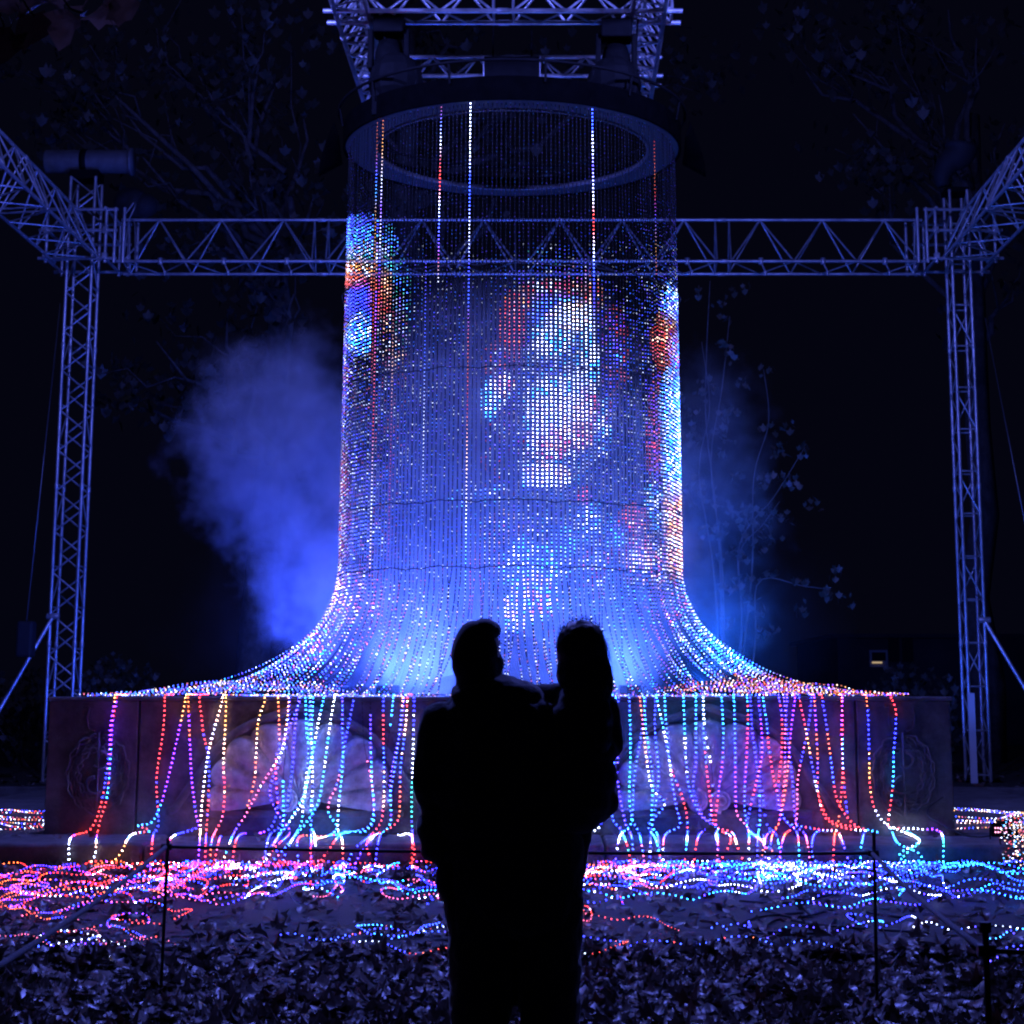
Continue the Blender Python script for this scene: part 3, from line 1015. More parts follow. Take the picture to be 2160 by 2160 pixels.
def photo_xy(p):
    """Picture coordinates of points of the curtain: which part of the shown portrait a lamp belongs to."""
    d = p - np.array(CAM)
    c, s = math.cos(PITCH), math.sin(PITCH)
    dep = d[:, 1] * c + d[:, 2] * s
    up = -d[:, 1] * s + d[:, 2] * c
    return np.stack([CX + FPX * d[:, 0] / dep, CY - FPX * up / dep], 1)


def curtain_colors(path, col):
    q = photo_xy(path)
    n_ = len(path)
    out = np.zeros((n_, 3))
    d2 = ((q[:, None, 0] - PA[None, :, 0]) / PA[None, :, 2]) ** 2 + ((q[:, None, 1] - PA[None, :, 1]) / PA[None, :, 3]) ** 2
    for k in range(n_):
        tot, ww = np.zeros(3), 0.0
        for j in np.nonzero(d2[k] < 1.3)[0]:
            pal, st, fill = PATCH[j][4], PATCH[j][5], PATCH[j][6]
            if rng.random() > fill: continue
            e = max(0.0, 1.0 - d2[k, j] / 1.3)
            tot += em(pal[rng.integers(len(pal))], st * 1.5 * GAIN * (0.25 + 0.75 * e) * min(1.9, rng.lognormal(-0.08, 0.4))) * e ** 0.35 * st * st
            ww += e ** 0.35 * st * st
        if ww > 1e-6:
            out[k] = tot / ww
        else:
            f_ = min(1.0, max(0.0, (q[k, 1] - 420) / 260))        # the picture fades out towards the ring
            sd_ = min(1.0, abs(q[k, 0] - 1065) / 360)
            if rng.random() < 0.25 + (0.40 + 0.25 * sd_ ** 2) * f_:
                out[k] = em(('vvawwvbaa' if f_ > 0.35 else 'vvbvvabav')[rng.integers(9)], rng.uniform(0.4, 1.2) + f_ * rng.uniform(0.5, 3.0) * (0.6 + 1.8 * sd_))
    if col is not None:
        yy = [c[0] for c in col]
        cc = np.array([em(c[1], c[2] * GAIN) for c in col])
        for k in range(n_):
            if yy[0] - 8 <= q[k, 1] <= yy[-1] + 5:
                e = np.array([np.interp(q[k, 1], yy, cc[:, i]) for i in range(3)])
                out[k] = e * rng.uniform(0.85, 1.1)
    return out


NS = 246
ZH = 2.72                                     # height of the lowest hoop
STEP = 0.0415
loose = []
# which string carries which bright column
colmap = {}
phis = [2 * PI * (i + 0.5) / NS for i in range(NS)]
for cx_, data in COLUMN:
    best, bi = 1e9, 0
    for i, ph in enumerate(phis):
        if math.cos(ph) > 0:
            qx = photo_xy(np.array([[RC * math.sin(ph), DC - RC * math.cos(ph), 5.5]]))[0, 0]
            if abs(qx - cx_) < best and i not in colmap: best, bi = abs(qx - cx_), i
    colmap[bi] = data
for i, ph in enumerate(phis):
    sn, cs = math.sin(ph), math.cos(ph)       # cs > 0 faces the viewer
    fr = cs > -0.05
    jit = rng.normal(0, 0.008)
    rr = RC - 0.03 + rng.normal(0, 0.006)
    pts = [(rr * sn, DC - rr * cs, ZR - 0.005)]
    for zz in (6.2, 5.0, 3.9, 3.2):
        g = RC - 0.025 + 0.03 * (ZR - zz) / (ZR - ZH)
        a = ph + rng.normal(0, 0.0012)
        pts.append((g * math.sin(a), DC - g * math.cos(a), zz))
    g = RC + 0.01
    pts.append((g * sn, DC - g * cs, ZH))
    asn = abs(sn)
    kk = rng.normal(0, 0.05)
    rl_ = 2.42 + 0.70 * asn ** 4 + rng.normal(0, 0.05)
    xl = sn * rl_ + kk + 0.06 * math.sin(ph * 9) * asn
    yl = DC - cs * (2.5 if fr else 2.3) + rng.normal(0, 0.08)
    side = asn > 0.80 and cs > -0.6
    heap = 0.0
    if side: heap = 0.08 + 0.04 * math.sin(ph * 23)
    zl = PT + 0.02 + heap
    for p_ in (0.2, 0.4, 0.6, 0.8, 1.0):
        h = 1 - math.cos(p_ * PI / 2)
        zf = (0.72 * math.sin(p_ * PI / 2) + 0.28 * h)
        pts.append((g * sn + (xl - g * sn) * h + rng.normal(0, 0.012), DC - g * cs + (yl - (DC - g * cs)) * h, ZH - (ZH - zl) * zf))
    if side:                                   # lies out over the plinth towards its front corner
        sg = 1 if sn > 0 else -1
        x1 = sg * rng.uniform(3.3, 3.72)
        y1 = rng.uniform(PF + 0.03, PF + 1.9)
        px_, py_ = xl, yl
        nn = 5
        for q in range(1, nn + 1):
            f = q / nn
            hz = (0.09 + 0.04 * math.sin(ph * 31)) * (1 - f) ** 1.2 + 0.03 * math.sin(f * 7 + ph * 11) * (1 - f) + 0.012
            pts.append((px_ + (x1 - px_) * f, py_ + (y1 - py_) * f ** 0.8 + 0.12 * math.sin(f * 6 + ph * 40), PT + max(0.012, hz)))
    elif fr and i % 2 == 0:                    # runs flat to the front edge and along it for a little
        sg = 1 if rng.random() < 0.5 else -1
        L = rng.uniform(0.1, 0.45)
        xe = xl * 1.12 + rng.normal(0, 0.1)
        pts.append(((xl + xe) / 2 + rng.normal(0, 0.08), (yl + PF) / 2, PT + 0.012))
        for q in (0.0, 0.5, 1.0):
            pts.append((xe + sg * L * q, PF - 0.02 + 0.03 * q, PT + 0.012 + 0.008 * abs(math.sin(q * 9 + i))))
    off_ = np.clip(rng.normal(0, 0.16 + 0.25 * asn ** 3), -0.5, 0.5) * STEP
    pts[0] = (pts[0][0], pts[0][1], pts[0][2] - abs(off_))
    path = smooth_path(pts, STEP)
    out = np.stack([path[:, 0] * 0 + sn, path[:, 1] * 0 - cs, path[:, 2] * 0 + 0.25], 1)
    tw = rng.normal(0, 0.5)
    out[:, 0] += -cs * 0.0 + tw * cs
    out[:, 1] += tw * sn
    if fr:
        cols = curtain_colors(path, colmap.get(i))
        # strings lying on the plinth: by side
        low = path[:, 2] < PT + 0.24
        pal = 'abcwvkm' if sn < 0 else 'rkmgwpv'
        if sn > 0 and asn < 0.8: pal = 'acwvk'
        if asn > 0.3:
            for k in np.nonzero(low)[0]:
                if rng.random() < 0.8: cols[k] = em(pal[rng.integers(len(pal))], rng.uniform(2, 6) * GAIN)
        string_obj('light_string', path, cols, curtain, out, full=True)
    else:
        path = path[path[:, 2] > PT + 0.1]
        out = out[:len(path)]
        cols = np.zeros((len(path), 3))
        m_ = rng.random(len(path)) < 0.35
        for k in np.nonzero(m_)[0]:
            cols[k] = em('avvwb'[rng.integers(5)], rng.uniform(0.3, 1.0))
        string_obj('light_string', path, cols, curtain, out, r_on=0.005, r_off=0.004)

# slack lengths heaped on both ends of the plinth top
for s in (-1, 1):
    for k in range(26):
        x0, x1 = s * rng.uniform(1.5, 2.6), s * rng.uniform(3.0, 3.75)
        y0, y1 = rng.uniform(PF + 0.1, PF + 2.2), rng.uniform(PF, PF + 0.9)
        hh = rng.uniform(0.02, 0.125)
        pts = []
        for q in range(9):
            f = q / 8
            bump_ = math.sin(PI * min(1, f * 1.25 + 0.12)) ** 0.8 if f < 0.7 else 0.25 * (1 - f) / 0.3
            pts.append((x0 + (x1 - x0) * f, y0 + (y1 - y0) * f + 0.15 * math.sin(f * 7 + k), PT + 0.014 + hh * max(0, bump_) + 0.015 * abs(math.sin(f * 11 + k))))
        path = smooth_path(pts, STEP)
        pal = 'abcwvkmab' if s < 0 else 'rkmgwpvo'
        cols = np.array([em(pal[rng.integers(len(pal))], rng.uniform(1.5, 5) * GAIN) for _ in path])
        string_obj('trailing_string', path, cols, curtain, np.tile(np.array([0, -0.8, 0.6]), (len(path), 1)), r_on=0.0066)

# thin hoops that keep the strings apart
for zz in (V(1080, 555, DC - RC).z, V(1080, 773, DC - RC).z, V(1080, 1055, DC - RC).z, ZH):
    b = MB()
    pts = [((RC + 0.022) * math.sin(2 * PI * j / 120), DC - (RC + 0.022) * math.cos(2 * PI * j / 120), zz + 0.012 * math.sin(j * 0.9) + 0.008 * math.sin(j * 2.3)) for j in range(121)]
    b.sweep(pts, 0.006, 6, caps=False)
    keep(b.build('hoop', M['wire']), curtain)

# ---- strings that spill over the front of the plinth
Z5, Z6, Z7, ZS = ((0, 1160), .3727), ((720, 1160), .3727), ((1440, 1160), .3727), ((400, 1440), .2588)
SPILL = [
    (Z5, [(650, 850), (625, 1000), (615, 1180), (580, 1400), (545, 1520), (500, 1590), (400, 1630), (390, 1760)], 'g p b r r b w w'),
    (Z5, [(660, 850), (635, 990), (625, 1180), (605, 1400), (570, 1520), (545, 1640), (540, 1720), (500, 1790)], 'r p c r r b w m'),
    (Z5, [(1050, 850), (1000, 1080), (950, 1300), (910, 1440), (860, 1540), (780, 1560), (850, 1590), (740, 1615), (680, 1720), (600, 1800), (520, 1840)], 'g p p c r w c m g g w'),
    (Z5, [(1065, 850), (1075, 1100), (1085, 1300), (1110, 1500), (1118, 1570), (980, 1620), (940, 1700)], 'o p p b w r b'),
    (Z5, [(1130, 850), (1150, 1030), (1180, 1180), (1180, 1400), (1165, 1640), (1160, 1780)], 'r b r v b r'),
    (Z5, [(1260, 850), (1190, 1100), (1160, 1280), (1140, 1480), (1130, 1650), (1120, 1790)], 'm w m m v p'),
    (Z5, [(1280, 850), (1275, 1000), (1265, 1200), (1270, 1380), (1255, 1520), (1200, 1640), (1190, 1790)], 'g m r k r a o'),
    (Z5, [(1500, 850), (1460, 980), (1450, 1150), (1440, 1300), (1400, 1450), (1340, 1560), (1250, 1620), (1210, 1790)], 'g m o . . b k r'),
    (Z5, [(1575, 850), (1580, 1000), (1580, 1200), (1540, 1300), (1530, 1400), (1590, 1520), (1640, 1600), (1560, 1680), (1480, 1800)], 'g o b v p v a r r'),
    (Z5, [(1635, 850), (1620, 1000), (1590, 1150), (1480, 1330), (1390, 1500), (1320, 1610), (1250, 1790)], 'g w k v b c m'),
    (Z5, [(1700, 850), (1650, 970), (1600, 1100), (1560, 1200), (1570, 1450), (1540, 1560), (1480, 1600), (1350, 1620), (1310, 1790)], 'a v r b p v a r r'),
    (Z5, [(1755, 850), (1750, 1000), (1745, 1150), (1730, 1330), (1715, 1440), (1700, 1560), (1600, 1700), (1500, 1800)], 'c a w c b b a k'),
    (Z5, [(1772, 850), (1762, 1050), (1765, 1150), (1720, 1400), (1650, 1520), (1560, 1640), (1450, 1800)], 'c c w a b b r'),
    (ZS, [(1095, 125), (1060, 270), (1020, 480), (980, 700), (930, 920), (880, 1010), (790, 1170), (700, 1290), (600, 1500)], 'c w c c a b v k w'),
    (ZS, [(1180, 125), (1140, 370), (1110, 600), (1080, 820), (1045, 980), (960, 1130), (830, 1290), (740, 1500)], 'w w c c c a w a'),
    (ZS, [(1245, 125), (1245, 400), (1250, 560), (1240, 760), (1215, 1000), (1210, 1200), (1245, 1290), (1250, 1500)], 'v a c w c c m r'),
    (ZS, [(1340, 125), (1270, 470), (1245, 620), (1200, 830), (1140, 960), (1135, 1070), (1200, 1170), (1150, 1240), (1000, 1300), (990, 1480)], '. b a k c a c m r r'),
    (ZS, [(1405, 125), (1420, 480), (1470, 740), (1500, 950), (1490, 1110), (1430, 1210), (1250, 1225), (1120, 1380), (1040, 1500)], '. . k c c a c r r'),
    (ZS, [(1475, 125), (1475, 470), (1485, 800), (1500, 1000), (1480, 1160), (1290, 1220), (1100, 1250), (900, 1255), (880, 1400), (900, 1500)], '. v c a c c o r r a'),
    (ZS, [(1580, 125), (1578, 300), (1580, 480), (1585, 830), (1580, 1000), (1560, 1130), (1480, 1240), (1340, 1360), (1280, 1500)], 'b r a m r v a b a'),
    (ZS, [(1660, 125), (1635, 350), (1600, 620), (1590, 900), (1575, 1100), (1500, 1250), (1400, 1380), (1340, 1500)], 'c . . . b w b v'),
    (ZS, [(1740, 125), (1720, 300), (1690, 570), (1640, 880), (1600, 1080), (1620, 1170), (1700, 1240), (1800, 1240), (1830, 1420), (1750, 1520)], 'g a a . . w v b r k'),
    (ZS, [(1775, 125), (1760, 350), (1720, 680), (1715, 900), (1705, 1100), (1640, 1180), (1500, 1250), (1440, 1320), (1480, 1440)], 'r m a o r c w r r'),
    (ZS, [(1830, 125), (1825, 350), (1820, 600), (1810, 880), (1810, 1080), (1815, 1260), (1810, 1500)], 'b w t b o m r'),
    (Z6, [(1555, 845), (1560, 980), (1555, 1100), (1530, 1480), (1580, 1580), (1620, 1680), (1640, 1800)], 'c a v a c t r'),
    (Z6, [(1630, 845), (1635, 1000), (1635, 1200), (1630, 1400), (1645, 1520), (1690, 1620), (1720, 1800)], 'a c t a c a k'),
    (Z6, [(1690, 845), (1710, 1020), (1730, 1200), (1760, 1350), (1830, 1440), (1740, 1560), (1780, 1640), (1820, 1800)], 'o g w a c t c r'),
    (Z6, [(1785, 845), (1810, 950), (1850, 1150), (1870, 1300), (1895, 1450), (1915, 1560), (1830, 1620), (1820, 1800)], 'c w a a a v k w'),
    (Z6, [(1830, 845), (1840, 1000), (1860, 1200), (1890, 1300), (1930, 1400), (1960, 1560), (1940, 1800)], 'c a r a w c r'),
    (Z7, [(5, 845), (10, 1000), (20, 1200), (40, 1360), (100, 1500), (160, 1560), (90, 1620), (60, 1800)], 'c w a v b a r r'),
    (Z7, [(75, 845), (75, 1000), (75, 1200), (60, 1350), (110, 1500), (180, 1560), (200, 1650), (190, 1800)], 'c a b v c c r k'),
    (Z7, [(115, 845), (120, 1050), (140, 1280), (160, 1430), (185, 1560), (280, 1600), (310, 1680), (360, 1800)], 'c a r r c r m r'),
    (Z7, [(220, 845), (230, 1000), (225, 1200), (205, 1350), (190, 1560), (270, 1620), (250, 1700), (180, 1800)], 'c a p r c r r r'),
    (Z7, [(290, 845), (295, 1000), (298, 1200), (300, 1400), (310, 1500), (370, 1580), (375, 1700), (378, 1800)], 'c a p k a c r w'),
    (Z7, [(365, 845), (370, 950), (360, 1200), (350, 1400), (355, 1500), (375, 1590), (450, 1650), (520, 1720), (560, 1800)], 'c r p a c a r o a'),
    (Z7, [(430, 845), (445, 1000), (450, 1150), (420, 1300), (385, 1450), (370, 1570), (460, 1660), (500, 1790)], 'b p r b a c r w'),
    (Z7, [(455, 845), (475, 980), (490, 1130), (520, 1320), (540, 1400), (545, 1470), (590, 1540), (650, 1610), (660, 1780)], 'c a r v b a r r c'),
    (Z7, [(545, 845), (562, 950), (560, 1150), (540, 1350), (550, 1450), (590, 1540), (700, 1570), (800, 1585), (880, 1600), (940, 1760)], 'v r r b a r w r a v'),
    (Z7, [(660, 845), (690, 980), (730, 1200), (770, 1400), (800, 1500), (850, 1550), (950, 1580), (1060, 1590)], 'b r g b w r r w'),
    (Z7, [(745, 845), (755, 1000), (765, 1200), (765, 1350), (790, 1450), (850, 1540), (1000, 1570)], 'o p o v r r r'),
    (Z7, [(790, 845), (815, 1000), (840, 1200), (870, 1400), (930, 1510), (1000, 1570), (1120, 1600)], 'r b o a r r c'),
    (Z7, [(900, 845), (905, 980), (905, 1150), (915, 1350), (935, 1510)], 'o r c r b'),
    (Z7, [(1040, 845), (1050, 950), (1055, 1150), (1060, 1330), (1085, 1460), (1150, 1550), (1260, 1600), (1340, 1650), (1250, 1740), (1340, 1800)], 'o b g r w m w c t c'),
    (Z7, [(1180, 845), (1205, 900), (1205, 1010), (1195, 1150), (1190, 1320), (1165, 1530), (1170, 1570), (1350, 1580), (1465, 1605), (1475, 1790)], 'r b c r w p w c t c'),
    (Z7, [(1030, 1590), (1010, 1680), (1005, 1800)], 'b a c'),
    (Z7, [(870, 1590), (770, 1590), (735, 1640), (735, 1730), (770, 1790)], 'c b b b a'),
    (Z7, [(1180, 1580), (1220, 1660), (1340, 1720), (1360, 1800)], 'c a c c'),
    (Z7, [(1270, 1590), (1340, 1650), (1230, 1720), (1280, 1800)], 'c t w c'),
]


SHELLX = (V(632, 1694, PF).x, V(1494, 1694, PF).x)


sr = np.random.default_rng(91)
for k_ in range(20):
    x0_ = float(sr.choice([sr.uniform(480, 900), sr.uniform(1290, 1640), sr.uniform(250, 480), sr.uniform(1640, 1780)], p=[.42, .42, .08, .08]))
    d_ = sr.normal(0, 26)
    pal_ = 'bavcw.b' if 480 < x0_ < 1640 else 'rkpbvo'
    SPILL.append((((0, 0), 1.0), [(x0_, 1474), (x0_ + d_ * .25, 1540), (x0_ + d_ * .7 + sr.normal(0, 6), 1640), (x0_ + d_, 1735), (x0_ + d_ * 1.8, 1765), (x0_ + d_ * 2.2, 1838)],
                  ' '.join(pal_[sr.integers(len(pal_))] for _ in range(6))))


def lay(px, py):
    """Where a measured point of a spilling string lies: panel face, step or ground."""
    zt = PT - 0.0
    if py < 1480: return Vector((V(px, 1475, PF - 0.06).x, PF - 0.062, PT - 0.03))
    p = V(px, py, PF - 0.06)
    if p.z > ST + 0.02:
        bulge = 0.0
        for sx in SHELLX:
            e = math.hypot((p.x - sx) / 0.98, (p.z - 0.48) / 0.86)
            bulge = max(bulge, min(1.0, max(0.0, (1.12 - e) * 4)))
        return V(px, py, PF - 0.050 - 0.088 * bulge)
    p = G(px, py, ST + 0.012)
    if p.y > SF - 0.02: return p
    p = V(px, py, SF - 0.035)
    if p.z > 0.06: return p
    return G(px, py, 0.05)


def region_pal(x):
    # reds by the first shell, blues towards the far corner
    if x < -4.2: return 'ogrwkr'
    if x < -2.6: return 'rrookpv'
    if x < -1.2: return 'rrkpvbaw'
    if x < 0.2: return 'abacwvbk'
    if x < 1.3: return 'rrokwba'
    if x < 2.5: return 'wabcbvb'
    if x < 3.3: return 'bbaavw'
    return 'abbcac'


def tape_colors(path, letters=None, base=6.0):
    n_ = len(path)
    out = np.zeros((n_, 3))
    if letters:
        for k in range(n_):
            f = k / max(1, n_ - 1) * (len(letters) - 1)
            a, b_ = letters[int(f)], letters[min(len(letters) - 1, int(f) + 1)]
            l = a if rng.random() > (f % 1) else b_
            if l != '.': out[k] = em(l, base * rng.uniform(0.6, 1.15), 3.2)
    return out


def wander(p0, ang, L, seed, ylim=10.6):
    """A loose LED tape snaking over the ground from p0."""
    r = np.random.default_rng(seed)
    pts = [np.array((p0[0], p0[1], 0.055))]
    k = int(L / 0.16)
    turn = 0.0
    for i in range(k):
        turn = 0.78 * turn + r.normal(0, 0.30)
        ang += turn
        q = pts[-1] + 0.16 * np.array((math.cos(ang) * 0.8, math.sin(ang) * 1.25, 0))
        if q[1] > 15.3: ang += 0.5 * (1 if math.cos(ang) < 0 else -1); q[1] = 15.3
        if q[1] < ylim: ang += 0.5 * (-1 if math.cos(ang) < 0 else 1); q[1] = ylim
        q[2] = 0.075 + 0.045 * abs(math.sin(i * 0.8 + seed))
        pts.append(q)
    return pts


def ground_colors(path):
    n_ = len(path)
    out = np.zeros((n_, 3))
    pal = region_pal(path[0][0])
    cur = pal[rng.integers(len(pal))]
    for k in range(n_):
        if rng.random() < 0.07:
            pal = region_pal(path[k][0])
            cur = pal[rng.integers(len(pal))]
        l = cur if rng.random() < 0.8 else pal[rng.integers(len(pal))]
        near = min(1.0, max(0.25, (path[k][1] - 10.2) / 4.0))
        out[k] = em(l, rng.uniform(12.0, 42.0) * near * GAIN, 1.6)
    return out


upn = lambda p: np.tile(np.array([0, -0.25, 1.0]), (len(p), 1))
ends = []
for i, ((off, sc), pl, let) in enumerate(SPILL):
    pp = smooth_path([(off[0] + x * sc, off[1] + y * sc, 0) for x, y in pl], 5.0)
    pts = [lay(x, y) for x, y, _ in pp]
    first_top = off[1] + pl[0][1] * sc < 1490
    if first_top:
        pts = [Vector((pts[0].x + 0.02, PF + 0.25, PT + 0.02)), Vector((pts[0].x, PF - 0.04, PT + 0.015))] + pts
    path = smooth_path([tuple(p) for p in pts], STEP)
    letters = let.split(' ')
    if first_top: letters = [letters[0]] + letters
    cols = tape_colors(path, letters, 36.0 * GAIN)
    out = np.tile(np.array([0, -1.0, 0.5]), (len(path), 1))
    string_obj('trailing_string', path, cols, curtain, out, r_on=0.0042, hw=0.0018, full=True)
    if pts[-1].z < 0.1: ends.append(pts[-1])

sid = 100
for e in ends:
    a = -PI / 2 + (0.9 if e.x > 0 else -0.9) * rng.uniform(0.1, 1.4)
    path = smooth_path(wander(e, a, rng.uniform(2.0, 5.5), sid, rng.uniform(10.3, 13.6)), STEP)
    sid += 1
    string_obj('trailing_string', path, ground_colors(path), curtain, upn(path), r_on=0.0042, hw=0.0018, full=True)
# tapes that ran down behind the others and spread over the path
xsr = list(np.linspace(-5.2, 5.6, 54))
for x in xsr:
    x = x + rng.normal(0, 0.15)
    y = 1.40 * FPX / (rng.uniform(1842, 2005) - 1464.6)
    a = -PI / 2 + (1 if x > 0 else -1) * rng.uniform(-0.2, 1.7)
    path = smooth_path(wander((x, y), a, rng.uniform(1.4, 4.6), sid, min(y, rng.uniform(9.8, 13.0))), STEP)
    sid += 1
    string_obj('trailing_string', path, ground_colors(path), curtain, upn(path), r_on=0.0042, hw=0.0018, full=True)
# tapes beside the plinth, left and right
for s in (-1, 1):
    for k in range(9):
        y = 17.0 + 0.33 * k + rng.normal(0, 0.1)
        x0 = s * 4.03
        wy = lambda: rng.normal(0, 0.28)
        pts = [(x0, y + 0.3, ST + 0.03), (s * 4.35, y + 0.1 + wy(), ST + 0.02), (s * 4.8, y + wy(), ST + 0.02), (s * 5.3, y + wy(), ST + 0.02), (s * 5.9, y - 0.2 + wy(), ST + 0.03), (s * 6.4, y - 0.1 + wy(), 0.06), (s * 7.2, y - 0.2 + wy(), 0.06)]
        if s > 0 and k < 3: pts = [(x0, y + 0.3, 0.62)] + pts
        path = smooth_path(pts, STEP)
        pal = 'rrkgwwb' if s < 0 else 'wwmgabk'
        cols = np.array([em(pal[rng.integers(len(pal))], rng.uniform(5, 14) * GAIN) for _ in path])
        string_obj('trailing_string', path, cols, curtain, upn(path), r_on=0.0042, hw=0.0018, full=True)
# coiled bundle at the end of the step
pb_ = G(2150, 1832, 0.05)
cp = []
for k in range(420):
    a = k * 0.23
    rr = 0.20 + 0.07 * math.sin(k * 0.37)
    cp.append((pb_.x + 0.12 + rr * math.cos(a) * 0.9, pb_.y + 0.1 + 0.16 * math.sin(a), 0.10 + 0.32 * (0.5 + 0.5 * math.sin(a * 0.613 + 1)) + 0.05 * math.sin(k)))
path = smooth_path(cp, STEP)
pal = 'wwmgkwrc'
cols = np.array([em(pal[rng.integers(len(pal))], rng.uniform(2, 5) * GAIN) for _ in path])
o = string_obj('string_bundle', path, cols, None, upn(path))
tag(o, 'coiled bundle of lit LED tape at the end of the step', 'light bundle')

# slack dark cables on the path
for k, pts in enumerate((
        [(1600, 1915), (1680, 1935), (1760, 1920), (1740, 1960), (1640, 1972), (1560, 1958), (1600, 1935), (1700, 1925)],
        [(1500, 2010), (1580, 1980), (1640, 1940), (1720, 1950), (1840, 1960), (1960, 1968)],
        [(1560, 1900), (1650, 1905), (1740, 1890), (1800, 1870), (1830, 1890), (1820, 1920), (1900, 1935)],
        [(1540, 1930), (1580, 1960), (1660, 1968), (1750, 1966), (1780, 1945)])):
    b = MB()
    b.sweep(smooth_path([tuple(G(x, y, 0.05)) for x, y in pts], 0.04), 0.009, 6)
    tag(b.build('power_cable', M['wire']), ('looped black power cable lying on the asphalt path', 'long black power cable crossing the path towards the pin post', 'curled black cable among the blue light strings', 'short black cable under the looped one on the path')[k], 'cable')

# ------------------------------------------------------------------ small floodlight on the step
pf = G(1868, 1768, ST)
pf = Vector((G(2085, 1762, ST).x, 16.0, ST))
t = thing('floodlight', 'small black floodlight with two rows of pink diodes on the step', 'floodlight', pf)
b = MB()
b.box(pf.x - 0.075, pf.x + 0.075, 15.95, 16.01, ST + 0.02, ST + 0.135)
keep(bevelled(b.build('housing', M['black'], None, False), 0.008), t)
b = MB()
b.box(pf.x + 0.02, pf.x + 0.17, 16.03, 16.15, ST + 0.005, ST + 0.15)
keep(bevelled(b.build('power_box', M['black'], None, False), 0.01), t)
for s in (-1, 1):
    tube('bracket', (pf.x + s * 0.085, 15.98, ST), (pf.x + s * 0.085, 15.98, ST + 0.1), 0.006, M['black'], t, 6)
for r in range(2):
    for k in range(5):
        b = MB()
        b.ball((pf.x - 0.045 + 0.0225 * k, 15.948, ST + 0.06 + 0.034 * r), (0.006, 0.004, 0.006), 8, 5)
        keep(b.build('diode', M['lamp_pink']), t)
b = MB()
b.sweep(smooth_path([(pf.x - 0.06, 16.0, ST + 0.03), (pf.x - 0.2, 15.95, ST + 0.02), (pf.x - 0.35, 16.0, ST + 0.05), (pf.x - 0.55, 16.3, ST + 0.2), (4.02, 16.6, ST + 0.38)], 0.03), 0.006, 6)
tag(b.build('power_cable', M['wire']), 'thin black cable running from the small floodlight to the plinth', 'cable')

# ------------------------------------------------------------------ rope barrier
RH = 0.72
posts = []


def pin(px, ytop, ybase, lab):
    p = G(px, ybase, 0.0)
    t = thing('barrier_pin', lab, 'barrier post', p, 'pins of the rope barrier')
    h = V(px, ytop, p.y).z
    tube('rod', (p.x, p.y, -0.05), (p.x + 0.01, p.y, h), 0.0085, M['post'], t, 8)
    tube('loop', (p.x - 0.022, p.y, RH), (p.x + 0.03, p.y, RH), 0.016, M['post'], t, 8)
    tube('foot', (p.x - 0.05, p.y, 0.012), (p.x + 0.06, p.y, 0.012), 0.01, M['post'], t, 8)
    return p


pA = pin(338, 1768, 2112, 'thin black barrier pin standing in leaves before the first shell')
pB = pin(1850, 1756, 2140, 'thin black barrier pin standing before the corner block and wreath')
pC = Vector((G(2080, 2005, RH).x, G(2080, 2005, RH).y, 0))
t = thing('barrier_pin', 'nearest black barrier pin standing in the grass corner', 'barrier post', pC, 'pins of the rope barrier')
tube('rod', (pC.x, pC.y, -0.05), (pC.x, pC.y, 0.78), 0.0095, M['post'], t, 8)
tube('cap', (pC.x, pC.y, 0.77), (pC.x, pC.y, 0.80), 0.018, M['post'], t, 8)
tube('loop', (pC.x - 0.025, pC.y, RH), (pC.x + 0.025, pC.y, RH), 0.018, M['post'], t, 8)
pL = G(-20, 2048, RH)
pR = Vector((pC.x + 0.9, pC.y - 0.05, 0))
for a, c, lab, sag, fz in ((pL, pA, 'pale rope climbing from the frame edge to the barrier pin by the first shell', 0.02, 1), (pA, pB, 'dark taut rope stretched between the two pins before the fountain', 0.012, 0),
                           (pB, pC, 'pale rope sloping from the wreath-side pin down to the nearest pin', 0.02, 1), (pC, pR, 'short dark rope leaving the nearest pin', 0.01, 0)):
    b = MB()
    pts = []
    for i in range(41):
        f = i / 40
        pts.append((a.x + (c.x - a.x) * f, a.y + (c.y - a.y) * f, RH - 4 * sag * f * (1 - f)))
    b.sweep(pts, lambda q: 0.0095 if fz else 0.0075, 8)
    tag(b.build('barrier_rope', M['rope'] if fz else M['wire']), lab, 'rope', 'ropes of the barrier')

# ------------------------------------------------------------------ leaves and grass
LOBES = [(0, -0.35), (0.17, -0.22), (0.40, -0.26), (0.38, -0.02), (0.56, 0.20), (0.33, 0.24), (0.26, 0.46), (0.0, 0.64), (-0.26, 0.46), (-0.33, 0.24), (-0.56, 0.20), (-0.38, -0.02), (-0.40, -0.26), (-0.17, -0.22)]


